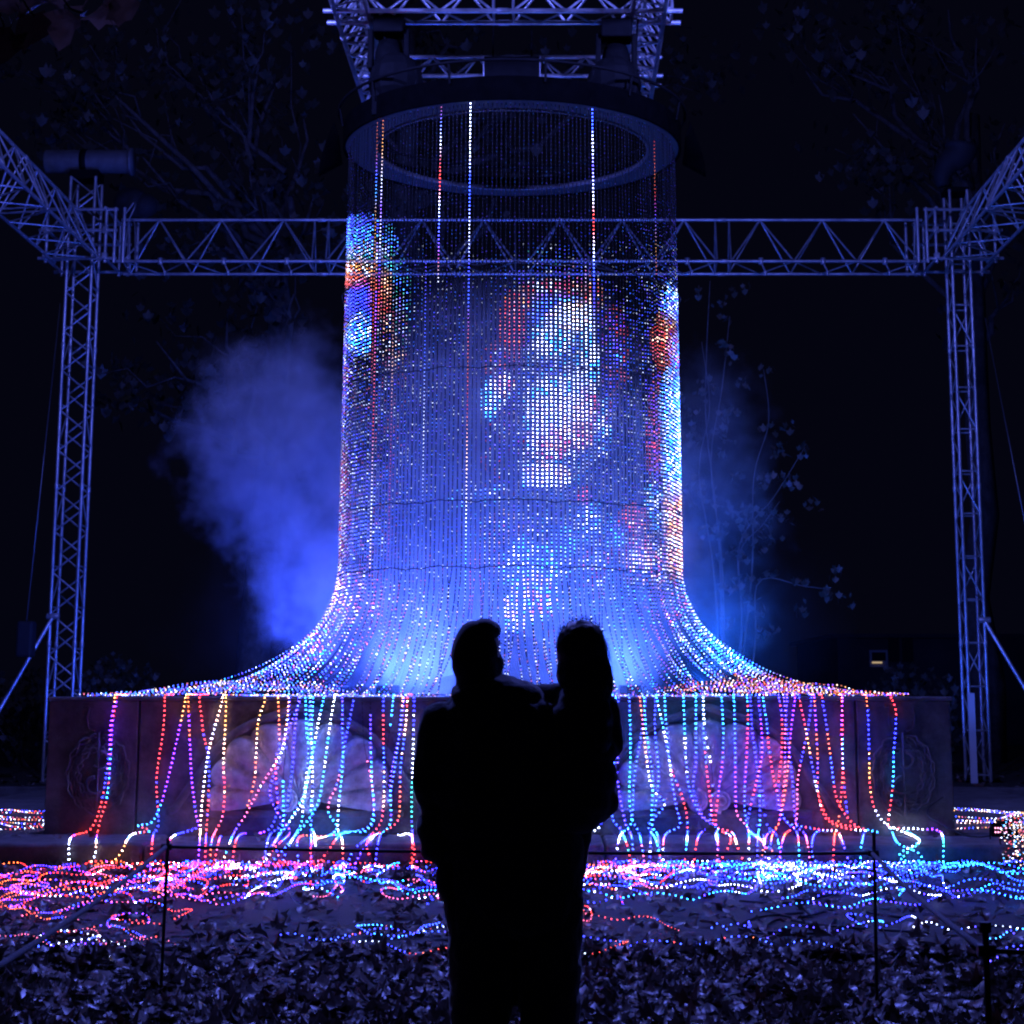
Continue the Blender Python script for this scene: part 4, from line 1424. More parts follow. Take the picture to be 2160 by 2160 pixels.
def leaf_geo(r, curl):
    """Five-lobed dry leaf with curled edges: outline, mid ring and centre."""
    vs = [(0, 0, 0.0)]
    kx, ky, kz = r.normal(0, curl), r.normal(0, curl), r.normal(0, 0.25)
    for f in (0.5, 1.0):
        for (x, y) in LOBES:
            x_, y_ = x * f * (1 + r.normal(0, 0.06)), y * f * (1 + r.normal(0, 0.06))
            z = kx * x_ * x_ * 1.5 + ky * y_ * y_ * 1.5 + kz * x_ * y_ + 0.05 * math.sin(7 * x_ + 3 * ky) * f + 0.04 * math.sin(8 * y_ + 5 * kx) * f + r.normal(0, 0.012) * f
            vs.append((x_, y_, z))
    k = len(LOBES)
    fs = [(0, 1 + i, 1 + (i + 1) % k) for i in range(k)]
    fs += [(1 + i, 1 + k + i, 1 + k + (i + 1) % k, 1 + (i + 1) % k) for i in range(k)]
    # stalk
    b0 = len(vs)
    vs += [(0.012, -0.35, 0.0), (-0.012, -0.35, 0.0), (0.03, -0.75, r.uniform(-.02, .15)), (0.012, -0.75, r.uniform(0, .15))]
    fs.append((b0, b0 + 1, b0 + 3, b0 + 2))
    return np.array(vs), fs


lr = np.random.default_rng(5)
variants = [leaf_geo(lr, 0.6) for _ in range(14)]
leafmats = [M['leaf1'], M['leaf2'], M['leaf3']]
vmesh = []
for v, f in variants:
    row = []
    for m in leafmats:
        me = bpy.data.meshes.new('fallen_leaf')
        me.from_pydata([tuple(x) for x in v], [], f)
        me.materials.append(m)
        me.polygons.foreach_set('use_smooth', [True] * len(me.polygons))
        row.append(me)
    vmesh.append(row)


def frame_x(y, pxl):
    return CAM.x + (pxl - CX) / FPX * y * 1.02


spots = []
for k in range(21000):
    y = 7.3 + (15.45 - 7.3) * lr.random() ** 1.35
    x = lr.uniform(frame_x(y, -60), frame_x(y, 2220))
    dens = 1.0
    if y > 10.6: dens = 0.16
    if y > 14.2: dens = 0.30 + 0.3 * (x < 1)
    if y < 10.4 and x > 2.2 + 0.55 * (10.4 - y) * -0.2: dens = 0.42
    if y < 10.4 and x < -1.5 and lr.random() < 0.4: dens *= 0.7
    if 11 < y < 13 and x > 0.8: dens *= 0.5
    cl = 0.55 + 0.45 * math.sin(x * 2.1 + 1.7 * math.sin(y * 1.9)) * math.sin(y * 2.7 + x)
    if lr.random() < dens * (0.35 + 0.75 * cl):
        spots.append((x, y))
# leaves caught on the step and against it
for k in range(60):
    spots.append((lr.uniform(-5.5, 4.0), lr.uniform(15.25, 15.46)))
stepspots = [(lr.uniform(-5.0, 4.2), lr.uniform(15.7, 16.4)) for _ in range(26)]
order = sorted(range(len(spots)), key=lambda i: spots[i][1])
# the individuals: those that show largest and whose middle is inside the frame and not behind the two figures
mask = []
for i in order:
    x, y = spots[i]
    q = photo_xy(np.array([[x, y, 0.05]]))[0]
    if 15 < q[0] < 2145 and q[1] < 2150 and not (960 < q[0] < 1235): mask.append(i)
big = set(mask[:290])
LL = MB()
lmats = []


def leaf_xf(r, x, y, z0):
    s = r.uniform(0.07, 0.13)
    tilt = r.normal(0, 0.15)
    rot = Matrix.Rotation(r.uniform(0, 2 * PI), 4, 'Z') @ Matrix.Rotation(tilt, 4, 'X') @ Matrix.Rotation(r.normal(0, 0.15), 4, 'Y')
    return Matrix.Translation((x, y, z0 + 0.02 + 0.30 * s * abs(math.sin(tilt)) + r.uniform(0, 0.02))) @ rot @ Matrix.Diagonal((s, s, s, 1)), s


def add_litter(mb, x, y, z0):
    mx, s = leaf_xf(lr, x, y, z0)
    v, f = variants[lr.integers(14)]
    A = np.array(mx)
    vv = v @ A[:3, :3].T + A[:3, 3]
    mb.add(vv, f, int(lr.choice(3, p=[.5, .35, .15])))


for i in order:
    x, y = spots[i]
    z0 = 0.04 if y > 10.2 else 0.01
    if i in big:
        mx, s = leaf_xf(lr, x, y, z0)
        lc = int(lr.choice(3, p=[.5, .35, .15]))
        o = bpy.data.objects.new('fallen_leaf', vmesh[lr.integers(14)][lc])
        o.matrix_world = mx
        link(o)
        wh = ('drum tower side', 'hooded tower side')[x > 0.3]
        tag(o, '%s dry leaf in the foreground litter, %s' % (('dark brown', 'pale tan', 'russet')[lc], wh), 'leaf', '%s leaves nearest the viewer %s' % (('dark brown', 'pale tan', 'russet')[lc], wh))
    else:
        add_litter(LL, x, y, z0)
for x, y in stepspots: add_litter(LL, x, y, ST)
for k in range(420):                                # beside and behind the plinth
    s = -1 if lr.random() < 0.5 else 1
    add_litter(LL, s * lr.uniform(4.3, 8.0), lr.uniform(17, 25.3), ST if False else 0.04)
for k in range(500):
    add_litter(LL, lr.uniform(-10, 10), lr.uniform(25.9, 30), 0.16)
tag(LL.build('leaf_litter', leafmats), 'carpet of dry fallen leaves over the path and lawn', 'leaf litter', None, 'stuff')

gb = MB()
gr = np.random.default_rng(11)
for k in range(26000):
    y = 6.6 + 4.0 * gr.random()
    x = gr.uniform(frame_x(y, -80), frame_x(y, 2240))
    lawn = (x > 1.55 + 0.25 * math.sin(y * 3) and y < 10.6) or (x < -1.1 and y < 9.9 and math.sin(x * 1.3 + 2) * math.sin(y * 1.7) > -0.25)
    if not lawn: continue
    h = gr.uniform(0.03, 0.085)
    a = gr.uniform(0, 2 * PI)
    lx, ly = gr.normal(0, 0.022, 2)
    dx, dy = 0.0028 * math.cos(a), 0.0028 * math.sin(a)
    gb.add([(x - dx, y - dy, 0.0), (x + dx, y + dy, 0.0), (x + lx * .5 + dx * .6, y + ly * .5 + dy * .6, h * .65), (x + lx, y + ly, h)], [(0, 1, 2), (0, 2, 3)])
tag(gb.build('grass', M['grass']), 'short dark lawn grass between the leaves', 'grass', None, 'stuff')

# ------------------------------------------------------------------ trees and plants
SIMPLE = [(0, -0.5), (0.34, -0.18), (0.48, 0.2), (0.16, 0.24), (0, 0.6), (-0.16, 0.24), (-0.48, 0.2), (-0.34, -0.18)]


def foliage(mb, centre, spread, count, size, r, mi=0):
    for k in range(count):
        d = r.normal(0, 1, 3)
        d /= np.linalg.norm(d)
        p = np.array(centre) + d * np.array(spread) * r.random() ** 0.45
        s = size * r.uniform(0.7, 1.3)
        A = np.array(Matrix.Rotation(r.uniform(0, 2 * PI), 3, 'Z') @ Matrix.Rotation(r.uniform(0.4, 1.9), 3, 'X'))
        c = r.normal(0, 0.25)
        v = [(x, y, c * x * x * 2 + c * y * y) for x, y in SIMPLE]
        vv = np.array(v) * s @ A.T + p
        mb.add(vv, [(0, 1, 2, 3), (0, 3, 4, 5), (0, 5, 6, 7)], mi)


def limb(mb, p0, p1, r0, r1, r, wob=0.12, n=7):
    p0, p1 = np.array(p0, float), np.array(p1, float)
    L = np.linalg.norm(p1 - p0)
    pts = [p0 + (p1 - p0) * i / (n - 1) + (r.normal(0, wob * L / n, 3) if 0 < i < n - 1 else 0) for i in range(n)]
    mb.sweep(pts, lambda q: r0 + (r1 - r0) * q, 7)
    return pts


def tree(name, lab, base, h, r0, clumps, leafsize, seed, per=70, leafm='leafg', grp='trees behind the rig'):
    r = np.random.default_rng(seed)
    t = thing(name, lab, 'tree', base, grp)
    tb = MB()
    base = np.array(base, float)
    top = base + np.array([0.4 * r.normal(), 0.3 * r.normal(), h])
    tp = limb(tb, base - np.array([0, 0, 0.2]), top, r0, r0 * 0.45, r, 0.06, 9)
    cb = MB()
    for (cx_, cy_, cz_, sp) in clumps:
        k = min(7, max(2, int((cz_ - base[2]) / h * 7)))
        lp = limb(tb, tp[k], (cx_, cy_, cz_), r0 * 0.28, 0.015, r, 0.3)
        for j in range(3):
            e = np.array((cx_, cy_, cz_)) + r.normal(0, sp * 0.6, 3)
            limb(tb, lp[4], e, 0.022, 0.006, r, 0.3, 5)
            foliage(cb, e, (sp * 0.75, sp * 0.6, sp * 0.6), per // 3, leafsize, r)
    keep(tb.build('trunk', M['bark']), t)
    keep(cb.build('crown', M[leafm]), t)
    return t


def clump_at(lst, Y, sp):
    out = []
    for k, (px, py) in enumerate(lst):
        p = V(px, py, Y + (k % 3 - 1) * 0.9)
        out.append((p.x, p.y, p.z, sp))
    return out


b0 = V(540, 1400, 33)
tree('plane_tree', 'large tree behind the drum tower with a thick leaning trunk', (b0.x, 33, 0.16), 11.0, 0.34,
     clump_at([(180, 120), (260, 230), (330, 60), (420, 160), (500, 330), (560, 420), (420, 470), (640, 250), (560, 120), (300, 330), (660, 420), (140, 260), (330, 720), (420, 790), (300, 860), (480, 660), (620, 620), (60, 150), (480, 30)], 32, 1.05), 0.20, 21, 75)
b0 = V(900, 1400, 37)
tree('plane_tree', 'tree far behind the curtain, seen above the ring', (b0.x, 37, 0.16), 15.0, 0.42,
     clump_at([(800, 100), (900, 180), (1000, 60), (1080, 240), (1150, 120), (1220, 200), (1100, 330), (980, 330), (860, 300), (1400, 120), (1460, 60)], 37, 1.1), 0.22, 22, 70)
b0 = V(2075, 1400, 36)
tree('plane_tree', 'dim tree behind the hooded tower', (b0.x, 36, 0.16), 13.0, 0.36,
     clump_at([(1700, 150), (1800, 240), (1880, 120), (1980, 200), (2060, 80), (2120, 260), (1820, 380), (1940, 330), (2100, 480), (1760, 60), (2000, 20), (2140, 600)], 35, 1.15), 0.22, 23, 60)
b0 = V(1560, 1450, 25)
rs = np.random.default_rng(31)
t = thing('sapling', 'slender sapling with sparse leaves in the blue mist beside the curtain', 'tree', (b0.x, 25.4, 0.1))
tb, cb = MB(), MB()
root = np.array((b0.x - 0.2, 25.4, 0.1))
for tip, via in (((1498, 590), (1490, 900)), ((1610, 770), (1590, 1010)), ((1700, 940), (1560, 1150)), ((1650, 1050), (1560, 1170)), ((1760, 1245), (1600, 1228)), ((1480, 720), (1475, 1000)), ((1540, 660), (1500, 980))):
    a, c = V(*via, 25.2), V(*tip, 25.0)
    pts = smooth_path([tuple(root), tuple(Vector(root) * 0.35 + a * 0.65 + Vector((0.1, 0, 0.0))), tuple(a), tuple((a + c) / 2 + Vector((rs.normal(0, .06), 0, 0))), tuple(c)], 0.12)
    tb.sweep(pts, lambda q: 0.02 - 0.015 * q, 6)
    for k in range(11):
        p = pts[int(len(pts) * rs.uniform(0.55, 0.999))]
        foliage(cb, (p[0] + rs.normal(0, .22), p[1], p[2] + rs.normal(0, .18)), (0.16, 0.14, 0.12), 6, 0.10, rs)
keep(tb.build('stem', M['bark']), t)
keep(cb.build('foliage', M['leafg']), t)
# shrubs
for px, py, Y, rx, rz, lab in ((235, 1400, 31, 1.0, 1.0, 'round dark shrub behind the drum tower'), (1925, 1420, 31, 1.1, 0.9, 'dark shrub beside the lit window, left of the hooded tower'), (60, 1450, 34, 1.4, 0.9, 'wide dark shrub at the frame edge behind the stay tube')):
    p = V(px, py, Y)
    t = thing('shrub', lab, 'shrub', (p.x, Y, 0.16), 'shrubs behind the rig')
    cb, tb = MB(), MB()
    r = np.random.default_rng(int(px))
    foliage(cb, (p.x, Y, 0.16 + rz), (rx, 0.9, rz), 700, 0.12, r)
    for k in range(5): limb(tb, (p.x + 0.1 * k - 0.2, Y, 0.1), (p.x + r.normal(0, rx * .5), Y, 0.16 + rz * 1.3), 0.03, 0.008, r)
    keep(cb.build('foliage', M['leafg']), t)
    keep(tb.build('stem', M['bark']), t)

# far building with a lit window
t = thing('building', 'far dark building with one faintly lit window beyond the shrubs', 'building', (13.0, 48, 0.16))
b = MB()
p0, p1 = V(1770, 1500, 48), V(2300, 1180, 48)
b.box(p0.x, p1.x + 6, 48, 56, 0.1, 2.9)
keep(b.build('wall', M['brickwall'], None, False), t)
b = MB()
b.box(p0.x - 0.2, p1.x + 6.2, 47.8, 56.2, 2.901, 3.0)
keep(b.build('roof', M['brickwall'], None, False), t)
wp0, wp1 = V(1840, 1402, 47.9), V(1868, 1376, 47.9)
b = MB()
b.box(wp0.x - 0.06, wp1.x + 0.06, 47.93, 47.998, wp0.z - 0.06, wp1.z + 0.06)
wo = keep(b.build('window', M['frame'], None, False), t)
b = MB()
b.box(wp0.x, wp1.x, 47.90, 47.925, wp0.z + 0.10, wp1.z)
o = b.build('pane', M['glass'], wo, False)
o.matrix_parent_inverse = Matrix.Identity(4)
b = MB()
b.box(wp0.x, wp1.x * 0.3 + wp0.x * 0.7 + 0.15, 47.90, 47.925, wp0.z + 0.035, wp0.z + 0.075)
b.build('lit_pane', M['lamp_warm'], wo, False)
for k, px in enumerate((1876, 1905)):
    q0, q1 = V(px, 1396, 47.9), V(px + 20, 1340, 47.9)
    b = MB()
    b.box(q0.x, q1.x, 47.93, 47.998, q0.z, q1.z)
    keep(b.build('window', M['glass'], None, False), t)

# overhanging twig with curled dry leaves, close to the viewer
t = thing('overhanging_branch', 'twig of curled brown leaves hanging into the upper corner', 'branch', V(60, -60, 4.2))
b = MB()
for pts in ([(-80, -60), (40, -20), (130, -10), (230, -40)], [(40, -20), (60, 20), (80, 40)], [(130, -10), (150, 20), (190, 30)], [(-60, -60), (0, 30), (10, 70)]):
    b.sweep(smooth_path([tuple(V(x, y, 4.2)) for x, y in pts], 0.02), 0.0028, 6)
keep(b.build('twig', M['bark']), t)
br = np.random.default_rng(77)
for (px, py, s, rz, rx, ry) in ((150, 42, 0.115, 2.6, 1.15, 0.3), (215, 18, 0.12, 0.6, 1.25, -0.5), (60, 58, 0.12, 3.6, 1.2, 0.5), (8, 90, 0.12, 2.9, 1.3, -0.2), (105, 5, 0.12, 1.2, 1.1, 0.6), (255, 20, 0.10, 4.4, 1.2, 0.2), (15, 12, 0.11, 0.3, 1.0, 0.4)):
    v, f = leaf_geo(br, 0.9)
    A = np.array(Matrix.Rotation(rx, 3, 'X') @ Matrix.Rotation(rz, 3, 'Z') @ Matrix.Rotation(ry, 3, 'Y'))
    vv = v * s @ A.T + np.array(V(px, py, 4.2 + br.normal(0, 0.05)))
    b = MB()
    b.add(vv, f)
    o = keep(b.build('leaf', M['leafnear'] if br.random() < 0.7 else M['leaf3']), t)
    sm = o.modifiers.new('sub', 'SUBSURF')
    sm.subdivision_type = 'SIMPLE'
    sm.levels = sm.render_levels = 1

# ------------------------------------------------------------------ the two people
YP = 7.9
K = YP * 1.0 / FPX                             # metres per photograph pixel at the figures


def B(px, py, dy=0.0):
    p = V(px, py, YP)
    p.y += dy
    return p


def flesh(mb, name, m, parent, voxel=0.011, smooth_it=6, folds=0.0, fscale=0.15):
    o = mb.build(name, m, None)
    keep(o, parent)
    rm = o.modifiers.new('remesh', 'REMESH')
    rm.mode = 'VOXEL'
    rm.voxel_size = voxel
    rm.use_smooth_shade = True
    s = o.modifiers.new('smooth', 'SMOOTH')
    s.factor = 0.6
    s.iterations = smooth_it
    if folds:
        tx = bpy.data.textures.new('folds', 'CLOUDS')
        tx.noise_scale = fscale
        tx.noise_depth = 3
        d = o.modifiers.new('folds', 'DISPLACE')
        d.texture = tx
        d.texture_coords = 'GLOBAL'
        d.strength = folds
        d.mid_level = 0.5
    return o


fx = B(1060, 2160).x
adult = thing('person', 'standing person in black cap and dark jacket, back turned, holding a companion', 'person', (B(1085, 2160).x, YP, 0.0))
# body: one continuous mesh, legs to neck and head
hip_z = 0.92
foot = 0.02
b = MB()
xL, xR = B(1016, 2100).x, B(1157, 2100).x
for s, x in ((-1, xL), (1, xR)):
    b.capsule((x + s * 0.00, YP, 0.09), (x - s * 0.01, YP + 0.01, 0.50), 0.085, 0.10)
    b.capsule((x - s * 0.01, YP + 0.01, 0.50), (x - s * 0.035, YP, 0.90), 0.115, 0.15)
    b.ball((x + s * 0.02, YP + 0.07, 0.05), (0.055, 0.14, 0.05))
b.ball((B(1085, 1900).x, YP, 0.92), (0.245, 0.17, 0.19))
for py, wl, wr, d in ((1860, 925, 1232, .17), (1800, 915, 1232, .18), (1740, 905, 1228, .19), (1680, 905, 1222, .19), (1620, 908, 1215, .185), (1560, 915, 1205, .18), (1510, 930, 1185, .165), (1475, 948, 1150, .13)):
    a, c = B(wl, py), B(wr, py)
    b.ball(((a.x + c.x) / 2, YP, a.z), ((c.x - a.x) / 2, d, 0.10))
# neck and head
b.capsule(B(1008, 1480), B(1006, 1410), 0.10, 0.084)
b.ball(B(1001, 1388), (0.104, 0.115, 0.127))
b.ball(B(1028, 1400, 0.03), (0.07, 0.08, 0.085))
b.ball(B(1047, 1391, 0.055), (0.022, 0.02, 0.02))       # nose line just past the cheek
b.ball(B(966, 1396, 0.01), (0.012, 0.022, 0.033))       # ear
# left arm hanging, elbow out, hand to pocket
b.capsule(B(925, 1520), B(903, 1650, -0.01), 0.085, 0.068)
b.capsule(B(903, 1650, -0.01), B(925, 1760, 0.06), 0.062, 0.055)
b.capsule(B(912, 1760, 0.05), B(925, 1800, 0.09), 0.05, 0.04)
for k in range(5):
    b.capsule(B(918 + 6 * k, 1800, 0.10), B(921 + 6 * k, 1828 - 3 * abs(k - 2), 0.11), 0.011, 0.009, 8)
# right arm carrying the companion
b.capsule(B(1180, 1520), B(1262, 1640, 0.06), 0.085, 0.078)
b.capsule(B(1262, 1640, 0.06), B(1215, 1730, 0.26), 0.072, 0.055)
flesh(b, 'body', M['jacket'], adult, 0.012, 6, 0.03, 0.10)
# bag on the hip and hanging coat hem
b = MB()
for px, py, w_, h_ in ((908, 1745, 28, 36), (922, 1785, 34, 34), (945, 1850, 26, 50), (958, 1905, 22, 46), (968, 1935, 14, 22)):
    p = B(px, py, -0.02)
    b.ball(p, (w_ * K, 0.09, h_ * K))
flesh(b, 'coat_hem', M['jacket'], adult, 0.012, 4, 0.02, 0.07)
b = MB()
for px, py, w_, h_ in ((1130, 1900, 100, 90), (1090, 1860, 130, 80), (1040, 1880, 80, 90)):
    p = B(px, py)
    b.ball(p, (w_ * K, 0.185, h_ * K))
flesh(b, 'jacket_skirt', M['jacket'], adult, 0.013, 4, 0.025, 0.09)
# collar
b = MB()
pts = []
for j in range(33):
    a = 2 * PI * j / 32
    p = B(1006, 1462)
    pts.append((p.x + 0.085 * math.cos(a), p.y + 0.085 * math.sin(a), p.z + 0.012 * math.sin(3 * a)))
b.sweep(pts, 0.028, 8, caps=False)
keep(b.build('collar', M['jacket']), adult)
# trouser legs, wide
b = MB()
for s, x in ((-1, xL), (1, xR)):
    b.sweep([(x - s * 0.02, YP, 0.86), (x, YP, 0.6), (x, YP, 0.35), (x + s * 0.005, YP, 0.06)], lambda q: 0.165 - 0.042 * q, 18)
flesh(b, 'trousers', M['trousers'], adult, 0.012, 3, 0.025, 0.08)
# cap with its peak pointing sideways
ca = MB()
c0 = B(1002, 1372)
vs, fs = [], []
nu, nvv = 28, 10
for i in range(nvv + 1):
    th = PI / 2 * i / nvv
    for j in range(nu):
        ph = 2 * PI * j / nu
        vs.append((c0.x + 0.104 * math.cos(ph) * math.cos(th) ** 0.7 + 0.012 * math.sin(th), c0.y + 0.120 * math.sin(ph) * math.cos(th) ** 0.7, c0.z - 0.03 + 0.158 * math.sin(th)))
for i in range(nvv):
    for j in range(nu):
        fs.append((i * nu + j, i * nu + (j + 1) % nu, (i + 1) * nu + (j + 1) % nu, (i + 1) * nu + j))
ca.add(vs, fs)
cp_ = keep(ca.build('cap', M['cap']), adult)
b = MB()
b.ball(B(1032, 1329, 0.03), (0.050, 0.080, 0.042), 20, 12)
b.ball(B(1022, 1324, 0.0), (0.055, 0.085, 0.040), 20, 12)
pk = b.build('peak', M['cap'], cp_)
# spectacles at the side of the face
gl = B(1052, 1362, 0.06)
b = MB()
for dz in (0.012, -0.012):
    b.sweep([gl + Vector((-0.02, -0.03, dz)), gl + Vector((0.006, 0.0, dz * 1.2)), gl + Vector((0.012, 0.02, dz))], 0.0022, 6)
keep(b.build('spectacles', M['tag']), adult)
# faint round print on the back of the jacket
pe = B(1011, 1777)
yb_ = YP - 0.232
b = MB()
b.sweep([(pe.x + 0.056 * math.cos(2 * PI * j / 40), yb_, pe.z + 0.056 * math.sin(2 * PI * j / 40)) for j in range(41)], 0.0035, 6, caps=False, flat=1)
for q in (((-.028, -.034), (.012, .036)), ((.012, .036), (.030, -.026)), ((-.030, .012), (.034, .022)), ((-.012, -.006), (.022, -.008))):
    b.sweep([(pe.x + q[0][0], yb_, pe.z + q[0][1]), (pe.x + q[1][0], yb_, pe.z + q[1][1])], 0.0038, 6)
keep(b.build('emblem', M['print']), adult)

# companion held on the arm: long hair, dark puffy coat
child = thing('person', 'long-haired person in dark coat carried on the arm of the other, back turned', 'person', (B(1225, 1760).x, YP, B(1225, 1760).z))
b = MB()
for px, py, w_, h_, d in ((1228, 1480, 52, 40, .10), (1222, 1520, 72, 46, .13), (1225, 1580, 76, 50, .145), (1226, 1640, 78, 50, .15), (1222, 1690, 68, 44, .15), (1215, 1725, 48, 34, .14)):
    b.ball(B(px, py, -0.03), (w_ * K, d, h_ * K))
b.capsule(B(1228, 1470), B(1228, 1420), 0.05, 0.045)
b.ball(B(1228, 1378), (0.088, 0.10, 0.118))
b.capsule(B(1180, 1468, 0.02), B(1120, 1466, 0.09), 0.052, 0.045)     # arm round the other's shoulders
b.capsule(B(1120, 1466, 0.09), B(1060, 1462, 0.05), 0.042, 0.034)
for k in range(5):
    b.capsule(B(1058, 1456 + 4 * k, 0.04), B(1040 + 3 * abs(k - 2), 1455 + 5 * k, 0.03), 0.009, 0.007, 8)
b.capsule(B(1280, 1490), B(1293, 1570, 0.0), 0.055, 0.048)            # other arm, elbow out
b.capsule(B(1293, 1570, 0.0), B(1268, 1622, 0.14), 0.046, 0.036)
b.ball(B(1304, 1577), (0.016, 0.03, 0.022))
b.capsule(B(1270, 1690, 0.02), B(1230, 1735, 0.22), 0.075, 0.06)      # thighs and shins round the hip
b.capsule(B(1190, 1715, 0.05), B(1140, 1750, 0.22), 0.075, 0.06)
b.capsule(B(1230, 1735, 0.22), B(1215, 1850, 0.24), 0.055, 0.04)
b.capsule(B(1140, 1750, 0.22), B(1120, 1860, 0.24), 0.055, 0.04)
flesh(b, 'body', M['jacket'], child, 0.011, 6, 0.022, 0.09)
b = MB()
for px, py, w_, h_, d in ((1226, 1368, 54, 60, .115), (1228, 1420, 56, 50, .105), (1240, 1470, 50, 50, .10), (1250, 1440, 44, 70, .11), (1252, 1520, 42, 60, .13), (1262, 1560, 30, 44, .15)):
    b.ball(B(px, py, -0.035), (w_ * K, d, h_ * K))
hair = flesh(b, 'hair', M['hair'], child, 0.010, 5, 0.012, 0.03)
b = MB()
hr = np.random.default_rng(3)
for k in range(360):
    a = hr.uniform(-0.15, PI + 0.15)
    u = hr.normal(0, 0.5)
    c = B(1226, 1372, -0.03)
    ct = math.cos(a)
    p0 = Vector((c.x + 0.108 * ct, c.y + 0.09 * math.sin(u), c.z + 0.02 + 0.122 * math.sin(a)))
    if hr.random() < 0.3:                      # long strands down the side
        p0 = Vector((B(1272, 1400).x + hr.normal(0, 0.006), YP - 0.03 + hr.normal(0, 0.04), B(1280, hr.uniform(1340, 1440)).z))
        p1 = p0 + Vector((hr.uniform(0.006, 0.03), 0, -hr.uniform(0.08, 0.2)))
        mid = (p0 + p1) / 2 + Vector((0.012, 0, 0))
    else:
        d = Vector((ct, 0, math.sin(a)))
        ln = hr.uniform(0.001, 0.007)
        p1 = p0 + d * ln + Vector((hr.normal(0, 0.01), 0, hr.normal(0, 0.006)))
        p0 = p0 - d * 0.01
        mid = (p0 + p1) / 2
    b.sweep([p0, mid, p1], lambda q: 0.0011 * (1 - 0.8 * q), 3, caps=False)
st = b.build('stray_strands', M['hair'], hair)
st.matrix_parent_inverse = Matrix.Translation(-Vector(child.location)) if False else Matrix.Identity(4)

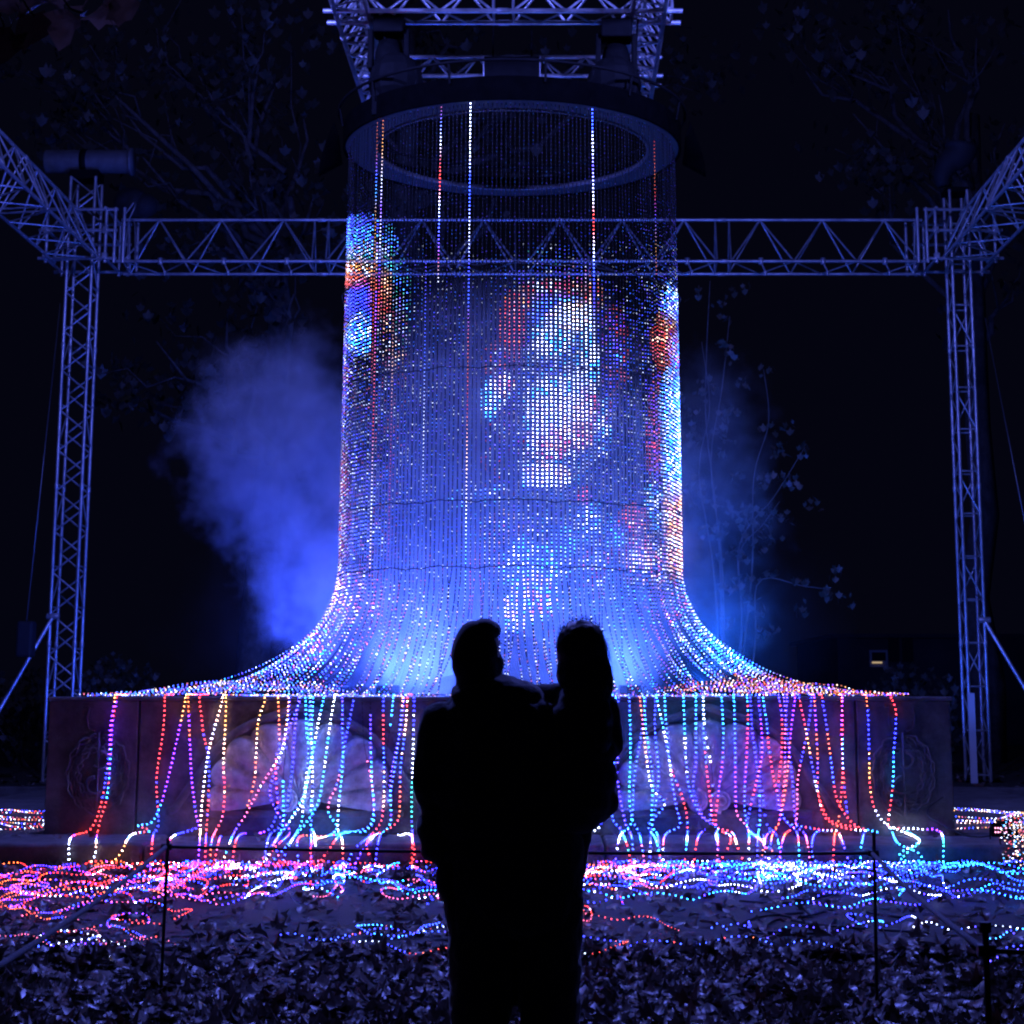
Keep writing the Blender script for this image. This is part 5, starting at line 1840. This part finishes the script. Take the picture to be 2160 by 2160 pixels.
# ------------------------------------------------------------------ smoke and the lamps inside it
def smoke_mat():
    m = bpy.data.materials.new('stage_smoke')
    m.use_nodes = True
    t = m.node_tree
    t.nodes.clear()
    N = t.nodes.new
    lk = t.links.new
    out = N('ShaderNodeOutputMaterial')
    sc = N('ShaderNodeVolumeScatter')
    sc.inputs['Color'].default_value = (0.92, 0.93, 1.0, 1)
    sc.inputs['Anisotropy'].default_value = 0.15
    lk(sc.outputs[0], out.inputs['Volume'])
    geo = N('ShaderNodeNewGeometry')

    def noise(scale, detail):
        n_ = N('ShaderNodeTexNoise')
        n_.inputs['Scale'].default_value = scale
        n_.inputs['Detail'].default_value = detail
        n_.inputs['Roughness'].default_value = 0.6
        lk(geo.outputs['Position'], n_.inputs['Vector'])
        return n_
    n1 = noise(1.25, 4)
    sub = N('ShaderNodeVectorMath'); sub.operation = 'SUBTRACT'
    lk(n1.outputs['Color'], sub.inputs[0]); sub.inputs[1].default_value = (0.5, 0.5, 0.5)
    mul = N('ShaderNodeVectorMath'); mul.operation = 'SCALE'
    lk(sub.outputs[0], mul.inputs[0]); mul.inputs['Scale'].default_value = 1.5
    pos0 = N('ShaderNodeVectorMath'); pos0.operation = 'ADD'
    lk(geo.outputs['Position'], pos0.inputs[0]); lk(mul.outputs[0], pos0.inputs[1])
    n3 = noise(4.2, 4)
    sub3 = N('ShaderNodeVectorMath'); sub3.operation = 'SUBTRACT'
    lk(n3.outputs['Color'], sub3.inputs[0]); sub3.inputs[1].default_value = (0.5, 0.5, 0.5)
    mul3 = N('ShaderNodeVectorMath'); mul3.operation = 'SCALE'
    lk(sub3.outputs[0], mul3.inputs[0]); mul3.inputs['Scale'].default_value = 1.0
    pos = N('ShaderNodeVectorMath'); pos.operation = 'ADD'
    lk(pos0.outputs[0], pos.inputs[0]); lk(mul3.outputs[0], pos.inputs[1])

    def blob(c, r, hi, soft):
        s = N('ShaderNodeVectorMath'); s.operation = 'SUBTRACT'
        lk(pos.outputs[0], s.inputs[0]); s.inputs[1].default_value = c
        d = N('ShaderNodeVectorMath'); d.operation = 'DIVIDE'
        lk(s.outputs[0], d.inputs[0]); d.inputs[1].default_value = r
        l = N('ShaderNodeVectorMath'); l.operation = 'LENGTH'
        lk(d.outputs[0], l.inputs[0])
        mr = N('ShaderNodeMapRange'); mr.interpolation_type = 'SMOOTHSTEP'
        lk(l.outputs['Value'], mr.inputs['Value'])
        mr.inputs['From Min'].default_value = 1.0
        mr.inputs['From Max'].default_value = 1.0 - soft
        mr.inputs['To Min'].default_value = 0.0
        mr.inputs['To Max'].default_value = hi
        return mr.outputs['Result']
    cL = V(590, 930, 21.6)
    cL2 = V(660, 1180, 21.3)
    cR = V(1480, 1010, 21.6)
    cR2 = V(1500, 1280, 21.3)
    parts = [blob((0.0, DC, 3.3), (2.3, 2.1, 3.05), 0.5, 0.42), blob(tuple(cL), (1.22, 1.0, 1.55), 0.85, 0.5), blob(tuple(cL2), (0.9, 0.8, 1.25), 0.75, 0.5),
             blob(tuple(cR), (1.0, 0.8, 1.9), 0.34, 0.9), blob(tuple(cR2), (0.9, 0.8, 0.9), 0.22, 0.9), blob((0.0, DC + 0.6, 2.2), (4.2, 2.4, 1.8), 0.035, 0.9)]
    acc = parts[0]
    for p in parts[1:]:
        a = N('ShaderNodeMath'); a.operation = 'MAXIMUM'
        lk(acc, a.inputs[0]); lk(p, a.inputs[1])
        acc = a.outputs[0]
    n2 = noise(2.6, 5)
    mr = N('ShaderNodeMapRange')
    lk(n2.outputs['Fac'], mr.inputs['Value'])
    mr.inputs['From Min'].default_value = 0.3
    mr.inputs['From Max'].default_value = 0.7
    mr.inputs['To Min'].default_value = 0.12
    mr.inputs['To Max'].default_value = 1.65
    f = N('ShaderNodeMath'); f.operation = 'MULTIPLY'
    lk(acc, f.inputs[0]); lk(mr.outputs['Result'], f.inputs[1])
    lk(f.outputs[0], sc.inputs['Density'])
    return m


b = MB()
b.box(-4.6, 3.9, 18.0, 23.2, PT + 0.004, 6.6)
sm_ = b.build('smoke', smoke_mat(), None, False)
tag(sm_, 'blue-lit stage smoke filling the curtain and billowing out', 'smoke', None, 'stuff')


def basin_lamp(x, y, z, watts, col, lab):
    t = thing('basin_light', lab, 'floodlight', (x, y, PT), 'floodlights hidden in the basin')
    bb = MB()
    bb.box(x - 0.12, x + 0.12, y - 0.08, y + 0.08, PT + 0.002, PT + 0.12)
    keep(bevelled(bb.build('housing', M['black'], None, False), 0.01), t)
    ld = bpy.data.lights.new('basin_lamp', 'POINT')
    ld.energy = watts
    ld.color = col
    ld.shadow_soft_size = 0.2
    lo = bpy.data.objects.new('basin_lamp', ld)
    link(lo)
    lo.location = (x, y, z)


for k_, (lx, ly, lab) in enumerate(((-1.3, 19.9, 'nearest the drum tower'), (1.3, 19.9, 'nearest the hooded tower'), (-0.8, 21.7, 'at the back, drum tower side'), (0.8, 21.7, 'at the back, hooded tower side'))):
    basin_lamp(lx, ly, PT + 0.28, 360 if lx < 0 else 240, (0.05, 0.125, 1.0), 'low floodlight inside the curtain foot, ' + lab)
basin_lamp(-2.1, 22.3, PT + 0.3, 800, (0.03, 0.07, 1.0), 'low floodlight behind the curtain under the smoke plume')
basin_lamp(2.4, 21.6, PT + 0.3, 480, (0.01, 0.12, 1.0), 'low floodlight behind the curtain beside the sapling')
